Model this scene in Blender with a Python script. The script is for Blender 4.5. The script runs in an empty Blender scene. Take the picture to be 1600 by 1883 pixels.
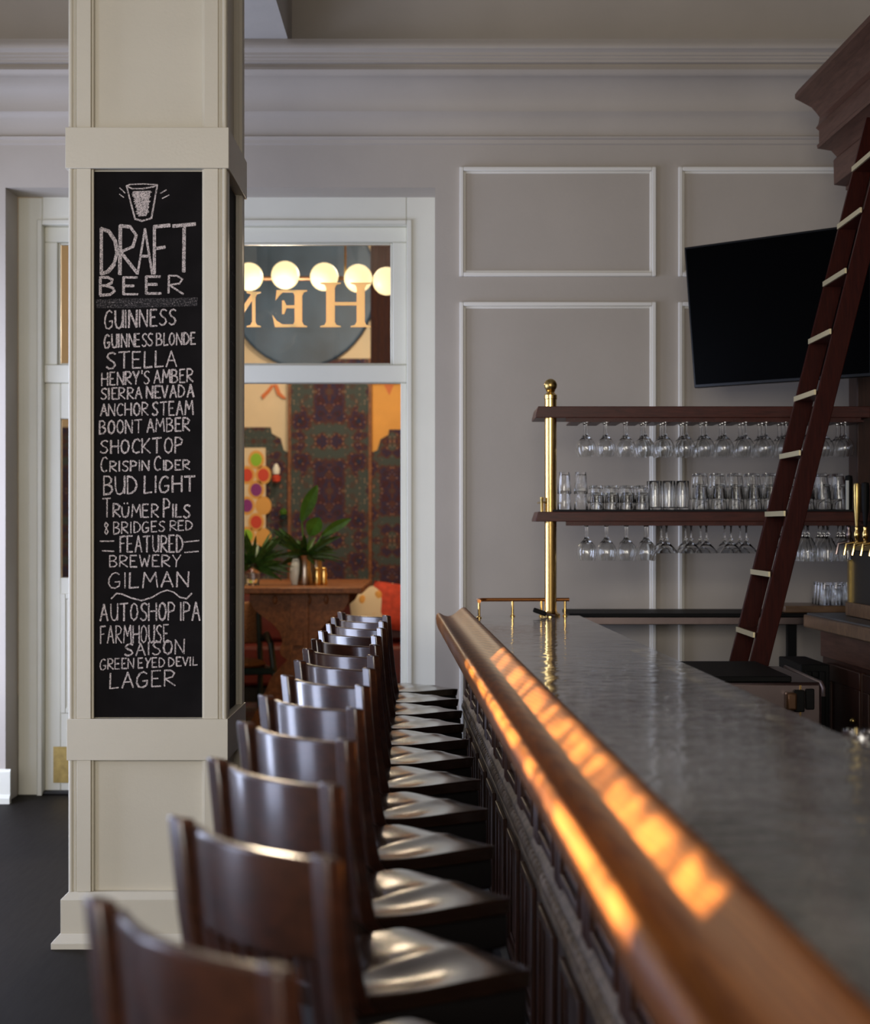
import bpy, bmesh, math, random
from mathutils import Vector, Matrix
random.seed(7)
S = bpy.context.scene
COL = S.collection
PI = math.pi

# ------------------------------------------------------------------ camera
F, CX, HY, EYE = 3100.0, 800.0, 967.0, 1.5
cam = bpy.data.objects.new('camera', bpy.data.cameras.new('camera'))
COL.objects.link(cam)
cam.location = (0, 0, EYE)
cam.rotation_euler = (PI / 2, 0, 0)
cd = cam.data
cd.sensor_fit = 'HORIZONTAL'
cd.sensor_width = 36
cd.lens = F / 1600 * 36
cd.shift_x = 0
cd.shift_y = (HY - 941.5) / 1600
cd.clip_start = 0.05
cd.dof.use_dof = True
cd.dof.focus_distance = 6.6
cd.dof.aperture_fstop = 3.4
S.camera = cam

# ------------------------------------------------------------------ light
S.view_settings.view_transform = 'Standard'
S.view_settings.look = 'None'
S.view_settings.gamma = 1
S.view_settings.use_curve_mapping = False
S.view_settings.exposure = 0.27
S.cycles.use_denoising = True
S.cycles.max_bounces = 14
S.cycles.transmission_bounces = 14
S.cycles.glossy_bounces = 6
S.cycles.transparent_max_bounces = 16
S.cycles.caustics_refractive = False
S.cycles.caustics_reflective = False
S.cycles.sample_clamp_indirect = 6

w = bpy.data.worlds.new('daylight')
S.world = w
w.use_nodes = True
w.node_tree.nodes['Background'].inputs[0].default_value = (0.80, 0.87, 1.0, 1)
w.node_tree.nodes['Background'].inputs[1].default_value = 0.11


def look(o, target):
    d = Vector(target) - o.location
    o.rotation_euler = d.to_track_quat('-Z', 'Y').to_euler()


def area(name, loc, target, sx, sy, power, col):
    l = bpy.data.lights.new(name, 'AREA')
    l.shape = 'RECTANGLE'
    l.size, l.size_y, l.energy, l.color = sx, sy, power, col
    o = bpy.data.objects.new(name, l)
    COL.objects.link(o)
    o.location = loc
    look(o, target)
    return o


area('street_window_daylight', (-1.8, -2.6, 2.45), (-0.6, 6, 1.9), 5.0, 2.0, 300, (1.0, 0.93, 0.83))
for wy, wp, ww in ((3.4, 30, 0.65), (5.7, 38, 0.65), (8.0, 78, 1.3)):
    area('side_window_daylight', (-3.12, wy, 1.5), (0, wy + 0.3, 1.4), ww, 2.6, wp, (0.66, 0.74, 1.0))


def spot(name, loc, target, power, deg, blend, col, rad=0.03):
    l = bpy.data.lights.new(name, 'SPOT')
    l.energy, l.spot_size, l.spot_blend, l.color, l.shadow_soft_size = power, math.radians(deg), blend, col, rad
    o = bpy.data.objects.new(name, l)
    COL.objects.link(o)
    o.location = loc
    look(o, target)
    return o


dap = spot('low_sunlight', (-9.0, -3.5, 1.93), (-3.2, 0.79, 1.405), 88000, 17.5, 0.1, (1.0, 0.76, 0.34), 0.015)
dap.data.use_nodes = True
nt_ = dap.data.node_tree
em_ = nt_.nodes['Emission']
tc_ = nt_.nodes.new('ShaderNodeTexCoord')
no_ = nt_.nodes.new('ShaderNodeTexNoise')
no_.inputs['Scale'].default_value = 95
no_.inputs['Detail'].default_value = 1
nt_.links.new(tc_.outputs['Normal'], no_.inputs['Vector'])
mr_ = nt_.nodes.new('ShaderNodeMapRange')
mr_.inputs['From Min'].default_value = 0.40
mr_.inputs['From Max'].default_value = 0.55
mr_.inputs['To Min'].default_value = 0.25
mr_.inputs['To Max'].default_value = 1.0
nt_.links.new(no_.outputs['Fac'], mr_.inputs['Value'])
nt_.links.new(mr_.outputs['Result'], em_.inputs['Strength'])


# ------------------------------------------------------------------ materials
def nodes(name):
    m = bpy.data.materials.new(name)
    m.use_nodes = True
    nt = m.node_tree
    return m, nt, nt.nodes['Principled BSDF']


def coord(nt, scale=(1, 1, 1), rot=(0, 0, 0)):
    tc = nt.nodes.new('ShaderNodeTexCoord')
    mp = nt.nodes.new('ShaderNodeMapping')
    mp.inputs['Scale'].default_value = scale
    mp.inputs['Rotation'].default_value = rot
    nt.links.new(tc.outputs['Object'], mp.inputs['Vector'])
    return mp.outputs['Vector']


def noise(nt, vec, scale, detail=4, rough=0.55, dist=0.0):
    n = nt.nodes.new('ShaderNodeTexNoise')
    n.inputs['Scale'].default_value = scale
    n.inputs['Detail'].default_value = detail
    n.inputs['Roughness'].default_value = rough
    n.inputs['Distortion'].default_value = dist
    nt.links.new(vec, n.inputs['Vector'])
    return n.outputs['Fac']


def ramp(nt, fac, stops, interp='LINEAR'):
    r = nt.nodes.new('ShaderNodeValToRGB')
    r.color_ramp.interpolation = interp
    el = r.color_ramp.elements
    while len(el) < len(stops):
        el.new(0.5)
    for e, (p, c) in zip(el, stops):
        e.position = p
        e.color = (c[0], c[1], c[2], 1)
    nt.links.new(fac, r.inputs['Fac'])
    return r.outputs['Color']


def bump(nt, p, fac, strength, dist=0.01):
    b = nt.nodes.new('ShaderNodeBump')
    b.inputs['Strength'].default_value = strength
    b.inputs['Distance'].default_value = dist
    nt.links.new(fac, b.inputs['Height'])
    nt.links.new(b.outputs['Normal'], p.inputs['Normal'])


def plain(name, col, rough=0.5, metal=0.0, coat=0.0, var=0.0, vscale=6, bstr=0.0, bscale=60, spec=0.5):
    m, nt, p = nodes(name)
    p.inputs['Specular IOR Level'].default_value = spec
    p.inputs['Base Color'].default_value = (*col, 1)
    p.inputs['Roughness'].default_value = rough
    p.inputs['Metallic'].default_value = metal
    p.inputs['Coat Weight'].default_value = coat
    p.inputs['Coat Roughness'].default_value = 0.12
    if var:
        f = noise(nt, coord(nt), vscale)
        nt.links.new(ramp(nt, f, [(0.3, [c * (1 - var) for c in col]), (0.7, [min(1, c * (1 + var)) for c in col])]),
                     p.inputs['Base Color'])
    if bstr:
        bump(nt, p, noise(nt, coord(nt), bscale), bstr, 0.004)
    return m


def wood(name, dark, light, scale=(30, 30, 2), rough=0.3, coat=0.4, rings=3.0, bstr=0.05, spec=0.5):
    m, nt, p = nodes(name)
    p.inputs['Specular IOR Level'].default_value = spec
    v = coord(nt, scale)
    f = noise(nt, v, rings, 6, 0.6, 0.6)
    nt.links.new(ramp(nt, f, [(0.3, dark), (0.7, light)]), p.inputs['Base Color'])
    p.inputs['Roughness'].default_value = rough
    p.inputs['Coat Weight'].default_value = coat
    p.inputs['Coat Roughness'].default_value = 0.13
    if bstr:
        bump(nt, p, f, bstr, 0.002)
    return m


M = {}
M['cream'] = plain('cream_trim_paint', (0.60, 0.56, 0.46), 0.42, var=0.03, vscale=3, bstr=0.12, bscale=90)
M['casing'] = plain('pale_casing_paint', (0.74, 0.725, 0.62), 0.42, var=0.03, vscale=3, bstr=0.08, bscale=90)
M['taupe'] = plain('taupe_wall_paint', (0.45, 0.40, 0.345), 0.5, var=0.05, vscale=2, bstr=0.15, bscale=50)
M['mold'] = plain('pale_molding_paint', (0.82, 0.79, 0.72), 0.35)
M['plaster'] = plain('ceiling_plaster', (0.50, 0.47, 0.43), 0.8, var=0.06, vscale=4, bstr=0.3, bscale=30)
M['floor'] = wood('dark_floorboards', (0.010, 0.008, 0.007), (0.018, 0.015, 0.013), (14, 1.2, 1), 0.6, 0.0, 4, spec=0.06)
M['board'] = plain('blackboard_slate', (0.0065, 0.0055, 0.006), 0.7, var=0.3, vscale=9, spec=0.08)
M['brass'] = plain('polished_brass', (0.82, 0.56, 0.20), 0.16, 1.0, var=0.08, vscale=30)
M['agedbrass'] = plain('aged_brass', (0.50, 0.36, 0.13), 0.3, 1.0, var=0.2, vscale=20)
M['palebrass'] = plain('worn_pale_brass', (0.74, 0.66, 0.42), 0.45, 0.7)
M['copperbrass'] = plain('copper_toned_brass', (0.55, 0.22, 0.07), 0.22, 1.0)
M['mahog'] = wood('red_mahogany', (0.035, 0.006, 0.004), (0.085, 0.016, 0.009), (4, 40, 40), 0.38, 0.0, spec=0.3)
M['mahogv'] = wood('red_mahogany_upright', (0.022, 0.004, 0.003), (0.048, 0.008, 0.005), (40, 40, 3), 0.4, 0.0, spec=0.1)
M['brown'] = wood('brown_cornice_wood', (0.065, 0.028, 0.018), (0.12, 0.055, 0.036), (25, 2, 25), 0.45, 0.0, spec=0.25)
M['chair'] = wood('dark_stool_wood', (0.020, 0.0075, 0.0045), (0.052, 0.018, 0.010), (8, 8, 20), 0.30, 0.8, 2.5)
M['seat'] = wood('dark_seat_wood', (0.010, 0.005, 0.0035), (0.024, 0.011, 0.0065), (3, 26, 20), 0.22, 0.6, 2.5)
M['ink'] = plain('black_wood', (0.006, 0.005, 0.005), 0.45)
M['steel'] = plain('brushed_steel', (0.25, 0.195, 0.185), 0.3, 1.0, var=0.06, vscale=12)
M['black'] = plain('black_plastic', (0.006, 0.006, 0.006), 0.55, spec=0.12)
M['rubber'] = plain('black_rubber_mat', (0.007, 0.007, 0.007), 0.8, bstr=1.0, bscale=300)
M['white'] = plain('white_enamel', (0.75, 0.78, 0.74), 0.25)
M['tv'] = plain('black_screen_glass', (0.0010, 0.0010, 0.0011), 0.3, spec=0.015)
M['tvedge'] = plain('black_gloss_frame', (0.006, 0.006, 0.006), 0.3, spec=0.2)
M['bronze'] = plain('bronze_handle', (0.12, 0.06, 0.03), 0.4, 0.6)
M['butcher'] = wood('worn_counter_wood', (0.10, 0.045, 0.02), (0.20, 0.11, 0.05), (3, 12, 6), 0.4, 0.2)
M['cab'] = wood('brown_cabinet_wood', (0.022, 0.008, 0.005), (0.055, 0.02, 0.012), (30, 30, 3), 0.42, 0.0, spec=0.3)
M['carved'] = plain('grey_brown_carved_wood', (0.15, 0.12, 0.10), 0.6, var=0.5, vscale=25, spec=0.25)
M['slatecounter'] = plain('grey_counter_top', (0.07, 0.075, 0.08), 0.35, var=0.2)
M['tablewood'] = wood('golden_brown_table_wood', (0.10, 0.035, 0.012), (0.26, 0.10, 0.035), (10, 3, 10), 0.45, 0.0, spec=0.25)
M['gold'] = plain('gilt_paint', (0.95, 0.66, 0.25), 0.5, 0.0)
nt_ = M['gold'].node_tree
tl_ = nt_.nodes.new('ShaderNodeBsdfTranslucent')
tl_.inputs['Color'].default_value = (0.36, 0.30, 0.17, 1)
ad_ = nt_.nodes.new('ShaderNodeAddShader')
nt_.links.new(nt_.nodes['Principled BSDF'].outputs[0], ad_.inputs[0])
nt_.links.new(tl_.outputs[0], ad_.inputs[1])
nt_.links.new(ad_.outputs[0], nt_.nodes['Material Output'].inputs['Surface'])
M['slate'] = plain('slate_blue_reflection', (0.045, 0.085, 0.15), 0.45, 0.0, 0.0, var=0.5, vscale=1.6, spec=0.3)  # bluish reflection in the transom glass, put into a base colour
M['teal'] = plain('dark_teal_paint', (0.010, 0.035, 0.04), 0.35, var=0.2)
M['rattan'] = plain('woven_rattan', (0.28, 0.12, 0.045), 0.6, var=0.5, vscale=80)
M['leaf'] = plain('green_leaf', (0.06, 0.17, 0.018), 0.4, var=0.45, vscale=14)
M['darkleaf'] = plain('dark_green_frond', (0.03, 0.085, 0.015), 0.45, var=0.5, vscale=30)
M['creamwall'] = plain('cream_plaster', (0.72, 0.60, 0.42), 0.7, var=0.03)
M['yellow'] = plain('ochre_yellow_plaster', (0.72, 0.36, 0.08), 0.7, var=0.05)
M['orange'] = plain('burnt_orange_paint', (0.60, 0.16, 0.04), 0.6)
M['redbench'] = plain('dark_red_leather', (0.10, 0.012, 0.008), 0.4, var=0.3)
M['pewter'] = plain('pewter_vase', (0.42, 0.36, 0.30), 0.25, 1.0)
M['redcloth'] = plain('red_cushion', (0.55, 0.06, 0.03), 0.8, var=0.3, vscale=15)
M['oldrug'] = None


def m_chalk():
    m, nt, p = nodes('chalk')
    f = noise(nt, coord(nt, (1, 1, 1)), 330, 2, 0.6)
    nt.links.new(ramp(nt, f, [(0.38, (0.06, 0.055, 0.055)), (0.54, (0.66, 0.58, 0.56))]), p.inputs['Base Color'])
    p.inputs['Roughness'].default_value = 0.95
    return m


def m_smudge():
    m, nt, p = nodes('smudged_chalk')
    f = noise(nt, coord(nt, (1, 1, 1)), 190, 4, 0.75)
    nt.links.new(ramp(nt, f, [(0.52, (0.010, 0.009, 0.010)), (0.72, (0.36, 0.32, 0.32))]), p.inputs['Base Color'])
    p.inputs['Roughness'].default_value = 0.95
    return m


def m_rail():
    m, nt, p = nodes('orange_brown_rail_wood')
    v = coord(nt, (9, 0.9, 9))
    n1 = noise(nt, v, 1.6, 3, 0.5, 0.3)
    wv = nt.nodes.new('ShaderNodeTexWave')
    wv.wave_type = 'RINGS'
    wv.inputs['Scale'].default_value = 5.5
    wv.inputs['Distortion'].default_value = 5
    wv.inputs['Detail'].default_value = 3
    nt.links.new(v, wv.inputs['Vector'])
    mx = nt.nodes.new('ShaderNodeMath')
    mx.operation = 'MULTIPLY_ADD'
    nt.links.new(wv.outputs['Fac'], mx.inputs[0])
    mx.inputs[1].default_value = 0.35
    nt.links.new(n1, mx.inputs[2])
    nt.links.new(ramp(nt, mx.outputs[0], [(0.30, (0.10, 0.030, 0.009)), (0.95, (0.235, 0.088, 0.023))]), p.inputs['Base Color'])
    p.inputs['Roughness'].default_value = 0.45
    p.inputs['Specular IOR Level'].default_value = 0.10
    bump(nt, p, wv.outputs['Fac'], 0.06, 0.002)
    return m


def m_zinc():
    m, nt, p = nodes('hammered_zinc')
    v = coord(nt, (1, 1, 1))
    f = noise(nt, v, 5, 6, 0.6)
    nt.links.new(ramp(nt, f, [(0.25, (0.37, 0.38, 0.385)), (0.75, (0.64, 0.65, 0.65))]), p.inputs['Base Color'])
    p.inputs['Metallic'].default_value = 0.6
    r = nt.nodes.new('ShaderNodeMapRange')
    nt.links.new(noise(nt, v, 9, 4), r.inputs['Value'])
    r.inputs['To Min'].default_value = 0.04
    r.inputs['To Max'].default_value = 0.13
    nt.links.new(r.outputs['Result'], p.inputs['Roughness'])
    f2 = noise(nt, coord(nt, (0.8, 1.15, 1)), 13, 2, 0.5, 0.3)
    bump(nt, p, f2, 0.24, 0.012)
    return m


def m_glass(name='clear_glass', col=(0.99, 0.995, 0.99), ior=1.52):
    m, nt, p = nodes(name)
    p.inputs['Base Color'].default_value = (*col, 1)
    p.inputs['Roughness'].default_value = 0.0
    p.inputs['IOR'].default_value = ior
    p.inputs['Transmission Weight'].default_value = 1.0
    return m


def m_pane():
    m, nt, p = nodes('window_glass')
    out = nt.nodes['Material Output']
    tr = nt.nodes.new('ShaderNodeBsdfTransparent')
    gl = nt.nodes.new('ShaderNodeBsdfGlossy')
    gl.inputs['Roughness'].default_value = 0.01
    fr = nt.nodes.new('ShaderNodeFresnel')
    fr.inputs['IOR'].default_value = 1.45
    mx = nt.nodes.new('ShaderNodeMixShader')
    nt.links.new(fr.outputs[0], mx.inputs[0])
    nt.links.new(tr.outputs[0], mx.inputs[1])
    nt.links.new(gl.outputs[0], mx.inputs[2])
    nt.links.new(mx.outputs[0], out.inputs['Surface'])
    return m


def m_tapestry(name, hue):
    m, nt, p = nodes(name)
    v0 = coord(nt, (1, 1, 1))
    sx_ = nt.nodes.new('ShaderNodeSeparateXYZ')
    cx_ = nt.nodes.new('ShaderNodeCombineXYZ')
    nt.links.new(v0, sx_.inputs[0])
    for ax, per in (('X', 0.36), ('Y', 0.36), ('Z', 0.44)):
        pp = nt.nodes.new('ShaderNodeMath')
        pp.operation = 'PINGPONG'
        pp.inputs[1].default_value = per
        nt.links.new(sx_.outputs[ax], pp.inputs[0])
        nt.links.new(pp.outputs[0], cx_.inputs[ax])
    v = cx_.outputs[0]
    vo = nt.nodes.new('ShaderNodeTexVoronoi')
    vo.inputs['Scale'].default_value = 5.5 + hue
    vo.inputs['Randomness'].default_value = 0.55
    nt.links.new(v, vo.inputs['Vector'])
    v2 = nt.nodes.new('ShaderNodeTexVoronoi')
    v2.inputs['Scale'].default_value = 24
    nt.links.new(v, v2.inputs['Vector'])
    ad = nt.nodes.new('ShaderNodeMath')
    ad.operation = 'MULTIPLY_ADD'
    nt.links.new(vo.outputs['Distance'], ad.inputs[0])
    ad.inputs[1].default_value = 0.55
    nt.links.new(noise(nt, v, 6 + hue, 5, 0.7, 0.4), ad.inputs[2])
    c = ramp(nt, ad.outputs[0], [(0.40, (0.012, 0.022, 0.070)), (0.50, (0.030, 0.014, 0.022)), (0.57, (0.065, 0.014, 0.020)),
                                 (0.63, (0.016, 0.022, 0.070)), (0.70, (0.085, 0.026, 0.020)), (0.82, (0.05, 0.07, 0.07))])
    c2 = ramp(nt, v2.outputs['Distance'], [(0.14, (0.20, 0.11, 0.06)), (0.26, (0.0, 0.0, 0.0))])
    ms_ = nt.nodes.new('ShaderNodeMix')
    ms_.data_type = 'RGBA'
    ms_.blend_type = 'ADD'
    ms_.inputs['Factor'].default_value = 0.8
    nt.links.new(c, ms_.inputs['A'])
    nt.links.new(c2, ms_.inputs['B'])
    nt.links.new(ms_.outputs['Result'], p.inputs['Base Color'])
    p.inputs['Roughness'].default_value = 0.85
    return m


def m_emit(name, col, strength):
    m, nt, p = nodes(name)
    p.inputs['Base Color'].default_value = (0.3, 0.25, 0.15, 1)
    p.inputs['Emission Color'].default_value = (*col, 1)
    p.inputs['Emission Strength'].default_value = strength
    return m


M['chalk'], M['smudge'], M['rail'], M['zinc'] = m_chalk(), m_smudge(), m_rail(), m_zinc()
M['glass'], M['pane'] = m_glass(), m_pane()
M['tap1'], M['tap2'] = m_tapestry('woven_tapestry', 0), m_tapestry('woven_tapestry_side', 1.5)
M['globe'] = m_emit('lit_opal_globe', (1.0, 0.80, 0.42), 1.05)
M['flame'] = m_emit('lit_candle_glow', (1.0, 0.55, 0.15), 2.0)


# ------------------------------------------------------------------ mesh helpers
class MB:
    def __init__(self):
        self.v, self.f, self.mi = [], [], []
        self.cur = 0

    def add(self, vs, fs):
        n = len(self.v)
        self.v += [tuple(p) for p in vs]
        self.f += [tuple(i + n for i in f) for f in fs]
        self.mi += [self.cur] * len(fs)
        return self

    def box(self, x0, x1, y0, y1, z0, z1):
        vs = [(x, y, z) for x in (x0, x1) for y in (y0, y1) for z in (z0, z1)]
        return self.add(vs, [(0, 1, 3, 2), (4, 6, 7, 5), (0, 4, 5, 1), (2, 3, 7, 6), (0, 2, 6, 4), (1, 5, 7, 3)])

    def bar(self, a, b, wx, wy, up=(0, 0, 1), w2=None):
        """square bar from a to b, section wx (along side) x wy"""
        a, b = Vector(a), Vector(b)
        d = (b - a).normalized()
        s = d.cross(Vector(up))
        if s.length < 1e-4:
            s = d.cross(Vector((1, 0, 0)))
        s.normalize()
        t = s.cross(d).normalized()
        k = w2 or 1
        vs = []
        for p, q in ((a, 1), (b, k)):
            for i, j in ((-1, -1), (1, -1), (1, 1), (-1, 1)):
                vs.append(p + s * (i * wx / 2 * q) + t * (j * wy / 2 * q))
        return self.add(vs, [(3, 2, 1, 0), (4, 5, 6, 7), (0, 1, 5, 4), (1, 2, 6, 5), (2, 3, 7, 6), (3, 0, 4, 7)])

    def tube(self, pts, r, n=12, cap=True):
        pts = [Vector(p) for p in pts]
        rs = r if isinstance(r, (list, tuple)) else [r] * len(pts)
        vs, prev = [], None
        for i, p in enumerate(pts):
            d = (pts[min(i + 1, len(pts) - 1)] - pts[max(i - 1, 0)]).normalized()
            s = prev - d * prev.dot(d) if prev is not None else d.orthogonal()
            s.normalize()
            prev = s
            t = d.cross(s)
            for k in range(n):
                a = 2 * PI * k / n
                vs.append(p + (s * math.cos(a) + t * math.sin(a)) * rs[i])
        fs = []
        for i in range(len(pts) - 1):
            for k in range(n):
                fs.append((i * n + k, i * n + (k + 1) % n, (i + 1) * n + (k + 1) % n, (i + 1) * n + k))
        if cap:
            fs.append(tuple(range(n - 1, -1, -1)))
            fs.append(tuple((len(pts) - 1) * n + k for k in range(n)))
        return self.add(vs, fs)

    def lathe(self, prof, n=24, c=(0, 0, 0), closed=False):
        """prof: (r, z) list, revolved about z at c"""
        vs, fs = [], []
        m = len(prof)
        for k in range(n):
            a = 2 * PI * k / n
            for r, z in prof:
                vs.append((c[0] + r * math.cos(a), c[1] + r * math.sin(a), c[2] + z))
        for k in range(n):
            k2 = (k + 1) % n
            for i in range(m if closed else m - 1):
                j = (i + 1) % m
                fs.append((k * m + i, k2 * m + i, k2 * m + j, k * m + j))
        return self.add(vs, fs)

    def sphere(self, c, r, n=20, m=12, sx=1, sy=1, sz=1):
        vs, fs = [], []
        for i in range(m + 1):
            t = PI * i / m
            for k in range(n):
                a = 2 * PI * k / n
                vs.append((c[0] + sx * r * math.sin(t) * math.cos(a), c[1] + sy * r * math.sin(t) * math.sin(a), c[2] + sz * r * math.cos(t)))
        for i in range(m):
            for k in range(n):
                fs.append((i * n + k, (i + 1) * n + k, (i + 1) * n + (k + 1) % n, i * n + (k + 1) % n))
        return self.add(vs, fs)

    def prism(self, poly, y0, y1, axis='y'):
        """polygon in (a,b) extruded along axis: y -> (a, y, b); x -> (x, a, b); z -> (a, b, z)"""
        n = len(poly)

        def P(p, t):
            return (p[0], t, p[1]) if axis == 'y' else ((t, p[0], p[1]) if axis == 'x' else (p[0], p[1], t))
        vs = [P(p, y0) for p in poly] + [P(p, y1) for p in poly]
        fs = [tuple(range(n)), tuple(range(2 * n - 1, n - 1, -1))]
        fs += [(i, i + n, (i + 1) % n + n, (i + 1) % n) for i in range(n)]
        return self.add(vs, fs)

    def frame(self, x0, x1, z0, z1, y0, y1, wd):
        self.box(x0, x0 + wd, y0, y1, z0, z1)
        self.box(x1 - wd, x1, y0, y1, z0, z1)
        self.box(x0 + wd, x1 - wd, y0, y1, z0, z0 + wd)
        return self.box(x0 + wd, x1 - wd, y0, y1, z1 - wd, z1)

    def build(self, name, mat, parent=None, bevel=0.0, smooth=35, seg=2):
        me = bpy.data.meshes.new(name)
        me.from_pydata(self.v, [], self.f)
        bm = bmesh.new()
        bm.from_mesh(me)
        bmesh.ops.recalc_face_normals(bm, faces=bm.faces)
        bm.to_mesh(me)
        bm.free()
        mats = mat if isinstance(mat, (list, tuple)) else [mat]
        for m in mats:
            me.materials.append(m)
        if len(mats) > 1:
            me.polygons.foreach_set('material_index', self.mi)
        me.shade_smooth()
        me.set_sharp_from_angle(angle=math.radians(smooth))
        o = bpy.data.objects.new(name, me)
        COL.objects.link(o)
        if parent is not None:
            o.parent = parent
        if bevel:
            b = o.modifiers.new('edge', 'BEVEL')
            b.width, b.segments, b.limit_method = bevel, seg, 'ANGLE'
            b.harden_normals = False
        return o


def tag(o, label, cat, group=None, kind=None):
    o['label'], o['category'] = label, cat
    if group:
        o['group'] = group
    if kind:
        o['kind'] = kind
    return o


def thing(name, label, cat, loc=(0, 0, 0), rz=0, group=None, kind=None):
    o = bpy.data.objects.new(name, None)
    o.empty_display_size = 0.1
    COL.objects.link(o)
    o.location = loc
    o.rotation_euler = (0, 0, rz)
    return tag(o, label, cat, group, kind)


def struct(o, label, cat):
    return tag(o, label, cat, None, 'structure')


def copy_tree(o, parent=None):
    c = o.copy()
    COL.objects.link(c)
    if parent is not None:
        c.parent = parent
    for ch in [x for x in bpy.data.objects if x.parent == o]:
        copy_tree(ch, c)
    return c


def px(x, z):
    return (x - CX) / F * z


def ph(y, z):
    return EYE + (HY - y) / F * z


ORD = ['first', 'second', 'third', 'fourth', 'fifth', 'sixth', 'seventh', 'eighth', 'ninth', 'tenth', 'eleventh', 'twelfth',
       'thirteenth', 'fourteenth', 'fifteenth']

# ================================================================== setting
WZ = 9.12          # far wall plane
FZ = 9.39          # door frame plane inside the recess
RX0, RX1 = -2.324, 0.0
LINT = ph(345, WZ)
CEIL = 4.62
struct(MB().box(-6, 3.2, -3.2, 9.5, -0.06, 0.0).build('floor', M['floor']), 'dark wooden floor of the bar room', 'floor')
struct(MB().box(-6, 3.2, -3.2, 9.5, CEIL, CEIL + 0.1).build('ceiling', M['plaster']), 'pale plaster ceiling above the bar room', 'ceiling')
mb = MB()
mb.box(-6, RX0, WZ, FZ, 0, CEIL)
mb.box(RX1, 3.2, WZ, FZ, 0, CEIL)
mb.box(RX0, RX1, WZ, FZ, LINT, CEIL)
struct(mb.build('wall_far', M['taupe']), 'taupe panelled far wall with a recessed doorway', 'wall')
struct(MB().box(2.95, 3.2, -3.2, WZ, 0, CEIL).build('wall_right', M['taupe']), 'taupe side wall behind the back bar', 'wall')
mb = MB()
mb.box(-3.4, -3.2, -3.2, -0.30, 0, CEIL)
mb.box(-3.4, -3.2, -0.30, 2.11, 0, 1.380)  # added slit above this piece, shaped so sunlight reaches only the rail
mb.box(-3.4, -3.2, -0.30, 2.11, 1.432, CEIL)
mb.box(-3.4, -3.2, 2.11, 2.6, 0, CEIL)
mb.box(-3.4, -3.2, 2.6, WZ, 3.6, CEIL)
mb.box(-3.4, -3.2, 2.6, WZ, 0, 0.1)
struct(mb.build('wall_left', M['taupe']), 'taupe side wall with tall windows and an added sunlight slit', 'wall')
struct(MB().box(-1.34, -0.774, 2.0, WZ, 4.06, CEIL).build('trim_1', M['plaster']), 'plaster ceiling beam resting on the pillar', 'beam')

# cornice on the far wall
prof = [(0, 3.56), (0.012, 3.565), (0.014, 3.585), (0.03, 3.592), (0.032, 3.60), (0.022, 3.605), (0.022, 3.70), (0.034, 3.712), (0.04, 3.722), (0.05, 3.73)]
for i in range(9):
    a = i / 8 * PI / 2
    prof.append((0.05 + 0.13 * (1 - math.cos(a)), 3.735 + 0.15 * math.sin(a)))
prof += [(0.185, 3.885), (0.20, 3.895), (0.212, 3.912), (0.205, 3.928), (0.19, 3.932), (0.19, 3.945), (0.215, 3.95), (0.215, 3.963),
         (0.225, 3.966), (0.225, 3.978), (0.236, 3.981), (0.236, 3.995), (0.245, 4.0), (0.27, 4.008), (0.275, 4.03), (0.265, 4.045), (0.26, 4.06), (0, 4.06)]
struct(MB().prism([(WZ - p, h) for p, h in prof], -6, 2.95, 'x').build('trim_2', M['taupe'], smooth=50), 'stepped cove cornice along the far wall', 'cornice')

# raised picture-frame mouldings on the far wall
def panel(n, x0, x1, y0, y1, lab):
    X0, X1, H1, H0 = px(x0, WZ), px(x1, WZ), ph(y0, WZ), ph(y1, WZ)
    m = MB()
    wd, t = 0.022, 0.022
    m.frame(X0, X1, H0, H1, WZ - t, WZ, wd)
    m.frame(X0 + wd, X1 - wd, H0 + wd, H1 - wd, WZ - 0.008, WZ, 0.012)
    struct(m.build('trim_%d' % n, M['mold'], bevel=0.005), lab, 'wall molding')


panel(3, 845, 1206, 308, 509, 'small upper wall panel molding beside the doorway')
panel(4, 845, 1206, 556, 1440, 'tall lower wall panel molding beside the doorway')
panel(5, 1247, 1640, 308, 509, 'upper wall panel molding above the television')
panel(6, 1247, 1640, 556, 1440, 'tall wall panel molding behind the glass shelves')
mb = MB()
mb.prism([(WZ, 0), (WZ - 0.035, 0), (WZ - 0.035, 0.03), (WZ - 0.02, 0.05), (WZ - 0.02, 0.17), (WZ - 0.008, 0.185), (WZ, 0.185)], -6, RX0 + 0.03, 'x')
struct(mb.build('baseboard_left', M['casing']), 'pale baseboard on the wall pier beside the doorway', 'baseboard')
mb = MB()
mb.prism([(WZ, 0), (WZ - 0.035, 0), (WZ - 0.035, 0.03), (WZ - 0.02, 0.05), (WZ - 0.02, 0.17), (WZ - 0.008, 0.185), (WZ, 0.185)], RX1 - 0.02, 2.9, 'x')
struct(mb.build('baseboard_right', M['casing']), 'pale baseboard below the wall panels', 'baseboard')

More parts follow.
